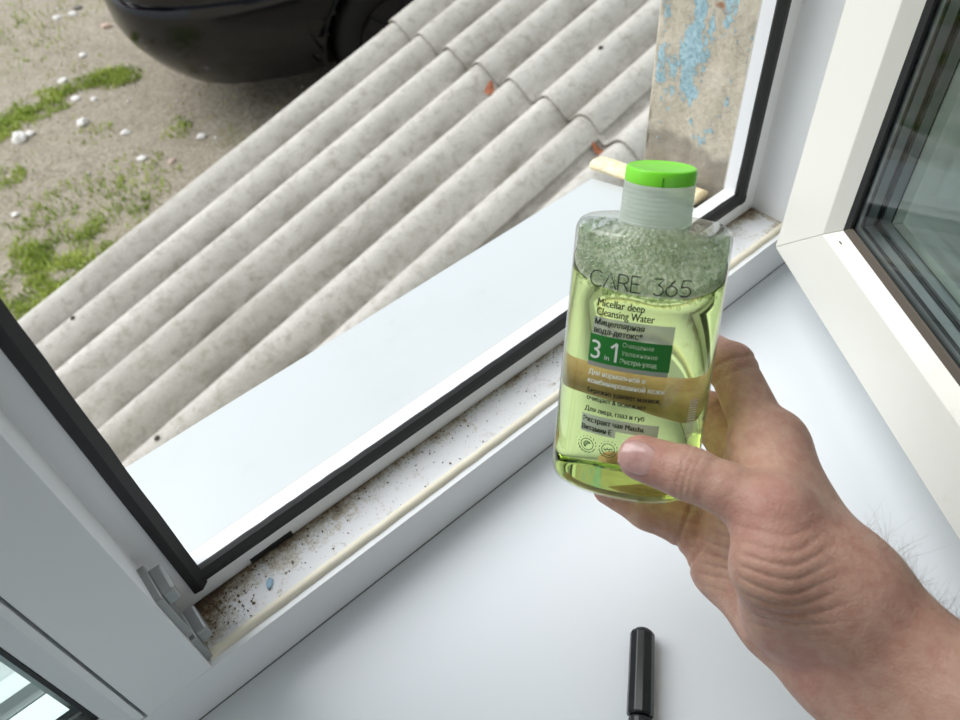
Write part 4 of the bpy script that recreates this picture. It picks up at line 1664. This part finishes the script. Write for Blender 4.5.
palm = np.full(NGR, BIG, np.float32)
for a, b in (('cp_rad', 'ix_mcp'), ('cp_mid', 'md_mcp'), ('cp_mid', 'rg_mcp'), ('cp_uln', 'pk_mcp'), ('cp_rad', 'fa_rad'), ('cp_mid', 'fa_uln'), ('cp_uln', 'fa_uln'), ('fa_rad', 'el_rad'),
             ('fa_uln', 'el_uln'), ('fa_rad', 'fa_uln'), ('cp_rad', 'cp_uln'), ('ix_mcp', 'md_mcp'), ('md_mcp', 'rg_mcp'), ('rg_mcp', 'pk_mcp'), ('cp_uln', 'hyp'), ('hyp', 'pk_mcp'), ('el_rad', 'el_uln'), ('el_rad', 'elbow'), ('el_uln', 'elbow'), ('plm', 'heel')):
    seg(palm, a, b, 0.020 if a[:2] in ('fa', 'el') or b[:2] in ('fa', 'el') else 0.012)
hand = None
for names, kk in ((('th_tip', 'th_ip', 'th_mid', 'th_mcp', 'then', 'th_cmc'), 0.020), (('ix_mcp', 'ix_pip', 'ix_dip', 'ix_tip'), 0.007), (('md_mcp', 'md_pip', 'md_dip', 'md_tip'), 0.006),
                  (('rg_mcp', 'rg_pip', 'rg_dip', 'rg_tip'), 0.006), (('pk_mcp', 'pk_pip', 'pk_dip', 'pk_tip'), 0.006)):
    F = np.full(NGR, BIG, np.float32)
    for a, b in zip(names[:-1], names[1:]):
        seg(F, a, b, 0.004)
    if names[0] == 'th_tip':
        seg(F, 'th_mcp', 'th_cmc', 0.010)
        seg(F, 'then', 'heel', 0.010)
        seg(F, 'th_mcp', 'web', 0.010)
        seg(F, 'web', 'ix_mcp', 0.010)
    F = smin(F, palm, kk)
    hand = F if hand is None else smin(hand, F, 0.0022)
# flesh gives way where it presses on the bottle
idx = np.argwhere(hand < 0.006)
P = lo + idx * HS
sd = bottle_sd(P)
hv = hand[idx[:, 0], idx[:, 1], idx[:, 2]]
hand[idx[:, 0], idx[:, 1], idx[:, 2]] = np.maximum(hv, 0.0006 - sd)


def surface_nets(F):
    s = F < 0
    nx, ny, nz = F.shape
    c = np.zeros((nx - 1, ny - 1, nz - 1), np.int8)
    for dx in (0, 1):
        for dy in (0, 1):
            for dz in (0, 1):
                c += s[dx:nx - 1 + dx, dy:ny - 1 + dy, dz:nz - 1 + dz]
    act = np.argwhere((c > 0) & (c < 8))
    vid = np.full(c.shape, -1, np.int32)
    vid[act[:, 0], act[:, 1], act[:, 2]] = np.arange(len(act))
    acc = np.zeros((len(act), 3))
    num = np.zeros(len(act))
    cor = [(x, y, z) for x in (0, 1) for y in (0, 1) for z in (0, 1)]
    for a in cor:
        for axs in range(3):
            if a[axs]:
                continue
            b = list(a)
            b[axs] = 1
            fa = F[act[:, 0] + a[0], act[:, 1] + a[1], act[:, 2] + a[2]].astype(np.float64)
            fb = F[act[:, 0] + b[0], act[:, 1] + b[1], act[:, 2] + b[2]].astype(np.float64)
            m = (fa < 0) != (fb < 0)
            t = np.where(m, fa / np.where(m, fa - fb, 1), 0)
            pt = np.tile(np.array(a, float), (len(act), 1))
            pt[:, axs] += t
            acc[m] += pt[m]
            num[m] += 1
    V = (act + acc / num[:, None])
    Q = []
    for axs in range(3):
        sl0 = [slice(None)] * 3
        sl1 = [slice(None)] * 3
        sl0[axs] = slice(0, -1)
        sl1[axs] = slice(1, None)
        ch = s[tuple(sl0)] != s[tuple(sl1)]
        e = np.argwhere(ch)
        o1, o2 = [(1, 2), (2, 0), (0, 1)][axs]
        ok = (e[:, o1] > 0) & (e[:, o2] > 0) & (e[:, o1] < F.shape[o1] - 1) & (e[:, o2] < F.shape[o2] - 1)
        e = e[ok]
        flip = s[e[:, 0], e[:, 1], e[:, 2]]
        q = []
        for (u, v) in ((0, 0), (-1, 0), (-1, -1), (0, -1)):
            k = e.copy()
            k[:, o1] += u
            k[:, o2] += v
            q.append(vid[k[:, 0], k[:, 1], k[:, 2]])
        q = np.stack(q, 1)
        q[~flip] = q[~flip][:, ::-1]
        Q.append(q)
    return V, np.concatenate(Q)


HV, HQ = surface_nets(hand)
HV = lo + HV * HS
# relax a little
E = np.concatenate([HQ[:, [0, 1]], HQ[:, [1, 2]], HQ[:, [2, 3]], HQ[:, [3, 0]]])
for _ in range(3):
    acc = np.zeros_like(HV)
    num = np.zeros(len(HV))
    np.add.at(acc, E[:, 0], HV[E[:, 1]])
    np.add.at(acc, E[:, 1], HV[E[:, 0]])
    np.add.at(num, E[:, 0], 1)
    np.add.at(num, E[:, 1], 1)
    HV = 0.5 * HV + 0.5 * acc / num[:, None]
# vertex normals
fn = np.cross(HV[HQ[:, 2]] - HV[HQ[:, 0]], HV[HQ[:, 3]] - HV[HQ[:, 1]])
vn = np.zeros_like(HV)
for k in range(4):
    np.add.at(vn, HQ[:, k], fn)
vn /= np.linalg.norm(vn, axis=1)[:, None] + 1e-12
near = bottle_sd(HV)
free = np.clip((near - 0.0012) / 0.003, 0, 1)
disp = np.zeros(len(HV))
down = RC[1]
right = RC[0]
# folded skin at the root of the thumb
c0 = at(762, 588, 0.318)
rel = HV - c0
dn, rt = rel @ down, rel @ right
wob = np.array([mnoise.noise(Vector((float(a) * 55, float(b) * 55, 2.0))) for a, b in zip(dn, rt)])
msk = np.exp(-(dn / 0.026) ** 4 - ((rt - 0.002) / 0.025) ** 4) * np.clip((vn @ (-RC[2]) - 0.15) / 0.3, 0, 1)
ph = dn + 9.0 * (rt - 0.004) ** 2 + 0.0022 * wob
wv = np.abs(np.sin(math.pi * ph / 0.0056))
disp += msk * 0.0012 * (wv ** 0.5 - 0.75)


def crease(n1, n2, t0, depth, width):
    a, b = JP[n1], JP[n2]
    d = (b - a) / np.linalg.norm(b - a)
    o = a + (b - a) * t0
    r = HV - o
    s = r @ d
    rad = np.linalg.norm(r - s[:, None] * d, axis=1)
    return -depth * np.exp(-(s / width) ** 2) * np.clip(1.6 - rad / 0.016, 0, 1)


for n1, n2, t0, dp, wd in (('th_tip', 'th_ip', 0.90, 0.0006, 0.0012), ('th_tip', 'th_ip', 1.02, 0.0007, 0.0011), ('th_tip', 'th_ip', 1.13, 0.0005, 0.0011),
                           ('ix_pip', 'ix_mcp', 0.02, 0.0008, 0.0014), ('ix_pip', 'ix_mcp', 0.16, 0.0004, 0.0012), ('pk_pip', 'pk_dip', 0.10, 0.0016, 0.0016), ('pk_mcp', 'pk_pip', 0.35, 0.0014, 0.0016),
                           ('md_pip', 'md_mcp', 0.05, 0.0008, 0.0014)):
    disp += crease(n1, n2, t0, dp, wd)
HV = HV + vn * (disp * free)[:, None]
person = empty('person', JP['cp_mid'].tolist())
tag(person, 'bare right hand and forearm reaching in and gripping the green bottle', 'person')


def skin_mat():
    m, nt, p = new_mat('skin')
    v = mapping(nt)
    n1 = noise_node(nt, 32, 4, 0.6, v)
    n2 = noise_node(nt, 140, 4, 0.65, v)
    n3 = noise_node(nt, 520, 3, 0.6, v)
    c = ramp(nt, n1.outputs[0], [(0.32, srgb(188, 142, 126)), (0.5, srgb(200, 158, 140)), (0.68, srgb(208, 168, 148))])
    c2 = ramp(nt, n2.outputs[0], [(0.35, srgb(180, 124, 112)), (0.6, srgb(212, 174, 156))])
    cc = mix(nt, 0.35, c.outputs[0], c2.outputs[0])
    at_ = nt.nodes.new('ShaderNodeAttribute'); at_.attribute_name = 'flush'
    cc = mix(nt, at_.outputs['Fac'], cc, srgb(200, 128, 122))
    at2 = nt.nodes.new('ShaderNodeAttribute'); at2.attribute_name = 'tan'
    cc = mix(nt, at2.outputs['Fac'], cc, srgb(164, 124, 104))
    nt.links.new(cc, p.inputs['Base Color'])
    p.inputs['Roughness'].default_value = 0.48
    p.inputs['Specular IOR Level'].default_value = 0.35
    p.inputs['Subsurface Weight'].default_value = 0.25
    p.inputs['Subsurface Radius'].default_value = (1.0, 0.35, 0.2)
    p.inputs['Subsurface Scale'].default_value = 0.004
    vo = nt.nodes.new('ShaderNodeTexVoronoi')
    vo.inputs['Scale'].default_value = 650
    nt.links.new(v, vo.inputs['Vector'])
    ad = nt.nodes.new('ShaderNodeMath'); ad.operation = 'MULTIPLY_ADD'
    nt.links.new(vo.outputs['Distance'], ad.inputs[0]); ad.inputs[1].default_value = 0.5
    nt.links.new(n3.outputs[0], ad.inputs[2])
    ad2 = nt.nodes.new('ShaderNodeMath'); ad2.operation = 'MULTIPLY_ADD'
    nt.links.new(n2.outputs[0], ad2.inputs[0]); ad2.inputs[1].default_value = 1.2
    nt.links.new(ad.outputs[0], ad2.inputs[2])
    bump(nt, p, ad2.outputs[0], 0.35, 0.0008)
    return m


me = bpy.data.meshes.new('hand_and_forearm')
me.vertices.add(len(HV))
me.vertices.foreach_set('co', (HV - JP['cp_mid']).astype(np.float32).ravel())
me.loops.add(len(HQ) * 4)
me.loops.foreach_set('vertex_index', HQ.astype(np.int32).ravel())
me.polygons.add(len(HQ))
me.polygons.foreach_set('loop_start', np.arange(0, len(HQ) * 4, 4, dtype=np.int32))
me.polygons.foreach_set('loop_total', np.full(len(HQ), 4, dtype=np.int32))
me.update(calc_edges=True)
me.validate()
me.polygons.foreach_set('use_smooth', [True] * len(me.polygons))


def blob(c, r, g=1.0):
    return g * np.exp(-np.sum((HV - c) ** 2, axis=1) / r ** 2)


fl = blob(JP['th_tip'], 0.016, 0.55) + blob(at(770, 520, 0.33), 0.018, 0.35) + blob(at(800, 660, 0.34), 0.018, 0.45) + blob(JP['ix_pip'], 0.014, 0.35) + blob(at(700, 540, 0.41), 0.014, 0.3)
tn = np.clip(((HV - JP['cp_mid']) @ ((JP['fa_rad'] - JP['cp_mid']) / np.linalg.norm(JP['fa_rad'] - JP['cp_mid']))) / 0.05, 0, 1) * 0.35
tn += blob(c0, 0.03, 0.35)
for nm, arr in (('flush', np.clip(fl, 0, 1)), ('tan', np.clip(tn, 0, 1))):
    a_ = me.attributes.new(nm, 'FLOAT', 'POINT')
    a_.data.foreach_set('value', arr.astype(np.float32))
me.materials.append(skin_mat())
hand_o = bpy.data.objects.new('hand_and_forearm', me)
col.objects.link(hand_o)
hand_o.parent = person

# thumb nail
a, b = JP['th_tip'], JP['th_ip']
d = (b - a) / np.linalg.norm(b - a)
view = CAM - a
n0 = view - d * (view @ d)
n0 /= np.linalg.norm(n0)
b0 = np.cross(d, n0)
th0 = math.radians(4)
n1_ = n0 * math.cos(th0) + b0 * math.sin(th0)
b1_ = np.cross(d, n1_)
vs, fs = [], []
nu, nv_ = 16, 16
for i in range(nu + 1):
    u = i / nu
    s = -0.0086 + 0.0180 * u
    ww = math.radians(44) * (math.sin(math.pi * min(max(u * 0.90 + 0.10, 0), 1)) ** 0.33)
    rr = JR['th_tip'] * 0.975 + 0.0007 * math.sin(math.pi * u)
    back = max(0.0, -s) / JR['th_tip']
    rr *= math.sqrt(max(0.05, 1 - (back * 0.62) ** 2))
    if s > 0:
        rr += (JR['th_ip'] - JR['th_tip']) * s / np.linalg.norm(b - a)
    for j in range(nv_ + 1):
        t = ww * (2 * j / nv_ - 1)
        p = a + d * s + (n1_ * math.cos(t) + b1_ * math.sin(t)) * rr
        vs.append(p - JP['cp_mid'])
for i in range(nu):
    for j in range(nv_):
        k = i * (nv_ + 1) + j
        fs.append((k, k + 1, k + nv_ + 2, k + nv_ + 1))
m, nt, p = new_mat('finger_nail')
v = mapping(nt)
n = noise_node(nt, 220, 2, 0.5, v)
c = ramp(nt, n.outputs[0], [(0.3, srgb(196, 148, 142)), (0.7, srgb(212, 170, 162))])
nt.links.new(c.outputs[0], p.inputs['Base Color'])
p.inputs['Roughness'].default_value = 0.22
p.inputs['Coat Weight'].default_value = 0.3
nail = mesh_obj('thumb_nail', vs, fs, m, person, True)
so = nail.modifiers.new('thick', 'SOLIDIFY')
so.thickness = 0.0005
nail['label'] = 'short pink thumb nail'

# fine hair along the back of the wrist and forearm
hr = random.Random(9)
hv_, hf_ = [], []
bdir = (JP['fa_rad'] - JP['cp_rad']) / np.linalg.norm(JP['fa_rad'] - JP['cp_rad'])
sel = np.argwhere(((HV - JP['cp_rad']) @ bdir > -0.012) & ((HV - JP['cp_rad']) @ bdir < 0.075))[:, 0]
dors = RC[0] * 0.75 - RC[1] * 0.66
sel = [i for i in sel if vn[i] @ dors > 0.45]
for _ in range(760):
    i = hr.choice(sel)
    if hr.random() > 0.25 + 0.75 * max(0.0, vn[i] @ dors - 0.45) / 0.55:
        continue
    p = HV[i] - JP['cp_mid']
    g = vn[i] * hr.uniform(0.25, 0.8) + bdir * hr.uniform(-0.7, 0.2) + np.array([hr.uniform(-0.4, 0.4) for _ in range(3)])
    g /= np.linalg.norm(g)
    crl = np.array([hr.uniform(-1, 1) for _ in range(3)])
    ln = hr.uniform(0.004, 0.013)
    s1 = np.cross(g, [0.3, 0.5, 0.8]); s1 /= np.linalg.norm(s1)
    s2 = np.cross(g, s1)
    k = len(hv_)
    for q in range(4):
        t = q / 3
        c = p + g * ln * t + crl * ln * 0.55 * t * t
        rad = 0.000042 * (1 - 0.6 * t)
        for aa in range(3):
            hv_.append(c + (s1 * math.cos(aa * 2.094) + s2 * math.sin(aa * 2.094)) * rad)
    for q in range(3):
        for aa in range(3):
            hf_.append((k + q * 3 + aa, k + q * 3 + (aa + 1) % 3, k + q * 3 + 3 + (aa + 1) % 3, k + q * 3 + 3 + aa))
hair = mesh_obj('arm_hair', hv_, hf_, simple('brown_hair', (108, 84, 64), 0.5), person)
tag(hair, kind='stuff')

# ================================================================== THE MARKER
pa = on_z(642.5, 631, 0.0076)
pb = on_z(640, 720, 0.0076)
md = (pb - pa)
md[2] = 0
md /= np.linalg.norm(md)
marker = empty('marker_pen', (pa[0], pa[1], 0.0076))
tag(marker, 'black faceted marker pen lying on the white sill', 'marker')
marker.rotation_euler = (0, 0, math.atan2(md[1], md[0]))
M_MARK = simple('glossy_black_plastic', (18, 20, 24), 0.28, 0, 0.5)
M_MARK2 = simple('satin_black_plastic', (26, 28, 32), 0.4)


def facet(name, prof, mat, parent, n=10, rot=0.2):
    vs, fs = [], []
    for x, r in prof:
        for k in range(n):
            aa = 2 * math.pi * k / n + rot
            vs.append((x, r * math.cos(aa), r * math.sin(aa)))
    for j in range(len(prof) - 1):
        for k in range(n):
            p0, p1 = j * n + k, j * n + (k + 1) % n
            fs.append((p0, p1, p1 + n, p0 + n))
    fs.append(tuple(range(n))[::-1])
    fs.append(tuple((len(prof) - 1) * n + k for k in range(n)))
    o = mesh_obj(name, vs, fs, mat, parent)
    bv_ = o.modifiers.new('bev', 'BEVEL')
    bv_.width = 0.0005
    bv_.segments = 2
    return o


facet('pen_cap', [(0.0004, 0.0062), (0.0010, 0.0072), (0.0024, 0.0080), (0.052, 0.0084), (0.0535, 0.0080)], M_MARK, marker)
facet('cap_plug', [(-0.0012, 0.0040), (-0.0006, 0.0052), (0.0012, 0.0052)], M_MARK2, marker, 16)
facet('barrel', [(0.0537, 0.0062), (0.055, 0.0070), (0.125, 0.0072), (0.133, 0.0066), (0.136, 0.0050)], M_MARK2, marker, 16)

# ================================================================== DIRT IN THE REBATE
dr = random.Random(17)
dv, df = [], []
tet = np.array([(1, 1, 1), (-1, -1, 1), (-1, 1, -1), (1, -1, -1), (0, 0, 1.4), (0, 0, -1.2)]) * 0.7


def crumb(x, y, s):
    k = len(dv)
    q = tet * s * np.array([dr.uniform(0.5, 1.4), dr.uniform(0.5, 1.4), dr.uniform(0.3, 0.8)])
    an = dr.uniform(0, 6.28)
    ca, sa = math.cos(an), math.sin(an)
    for p in q:
        dv.append((x + p[0] * ca - p[1] * sa, y + p[0] * sa + p[1] * ca, ZR + 0.0007 + 0.3 * s + p[2]))
    df.extend([(k + a_, k + b_, k + c_) for a_, b_, c_ in ((0, 1, 4), (1, 2, 4), (2, 0, 4), (0, 3, 1), (1, 3, 5), (3, 2, 5), (2, 3, 0), (1, 5, 2))])


for _ in range(1700):
    w = dr.random()
    if w < 0.42:                # thick in the left corner
        x = XL + 0.001 + abs(dr.gauss(0, 0.022))
        y = YS - 0.001 - abs(dr.gauss(0, 0.014))
    elif w < 0.85:              # along the foot of the stop
        x = XL + 0.002 + (XR - XL - 0.004) * dr.random() ** 1.4
        y = YS - 0.0008 - abs(dr.gauss(0, 0.0042 + 0.010 * max(0, 0.15 - x)))
    else:
        x = dr.uniform(XL, 0.30)
        y = dr.uniform(YI + 0.012, YS)
    if y < YI + 0.0118 or x > XR - 0.002:
        continue
    crumb(x, y, dr.choice((0.0002, 0.00025, 0.0003, 0.0004, 0.0005, 0.0009)))
for _ in range(120):            # right-hand corner
    crumb(XR - 0.001 - abs(dr.gauss(0, 0.012)), YS - 0.001 - abs(dr.gauss(0, 0.010)), dr.choice((0.0002, 0.0003, 0.0005)))
tag(mesh_obj('dirt_crumbs', dv, df, simple('earth_crumbs', (110, 92, 70), 0.95)), 'brown dirt crumbs gathered in the window frame channel', 'dirt', kind='stuff')
bm = bmesh.new()
bmesh.ops.create_icosphere(bm, subdivisions=2, radius=1.0)
for v in bm.verts:
    v.co = Vector((v.co.x * 0.0042, v.co.y * 0.0022, v.co.z * 0.0010)) * (1 + 0.3 * mnoise.noise(v.co * 2))
o = bm_obj('paint_flake', bm, simple('pale_blue_flake', (150, 182, 204), 0.7))
fp = on_z(270, 584, ZR)
o.location = (fp[0], fp[1], ZR + 0.0016)
o.rotation_euler = (0, 0.1, 0.9)
tag(o, 'pale blue paint flake lying in the dirty frame channel', 'flake')
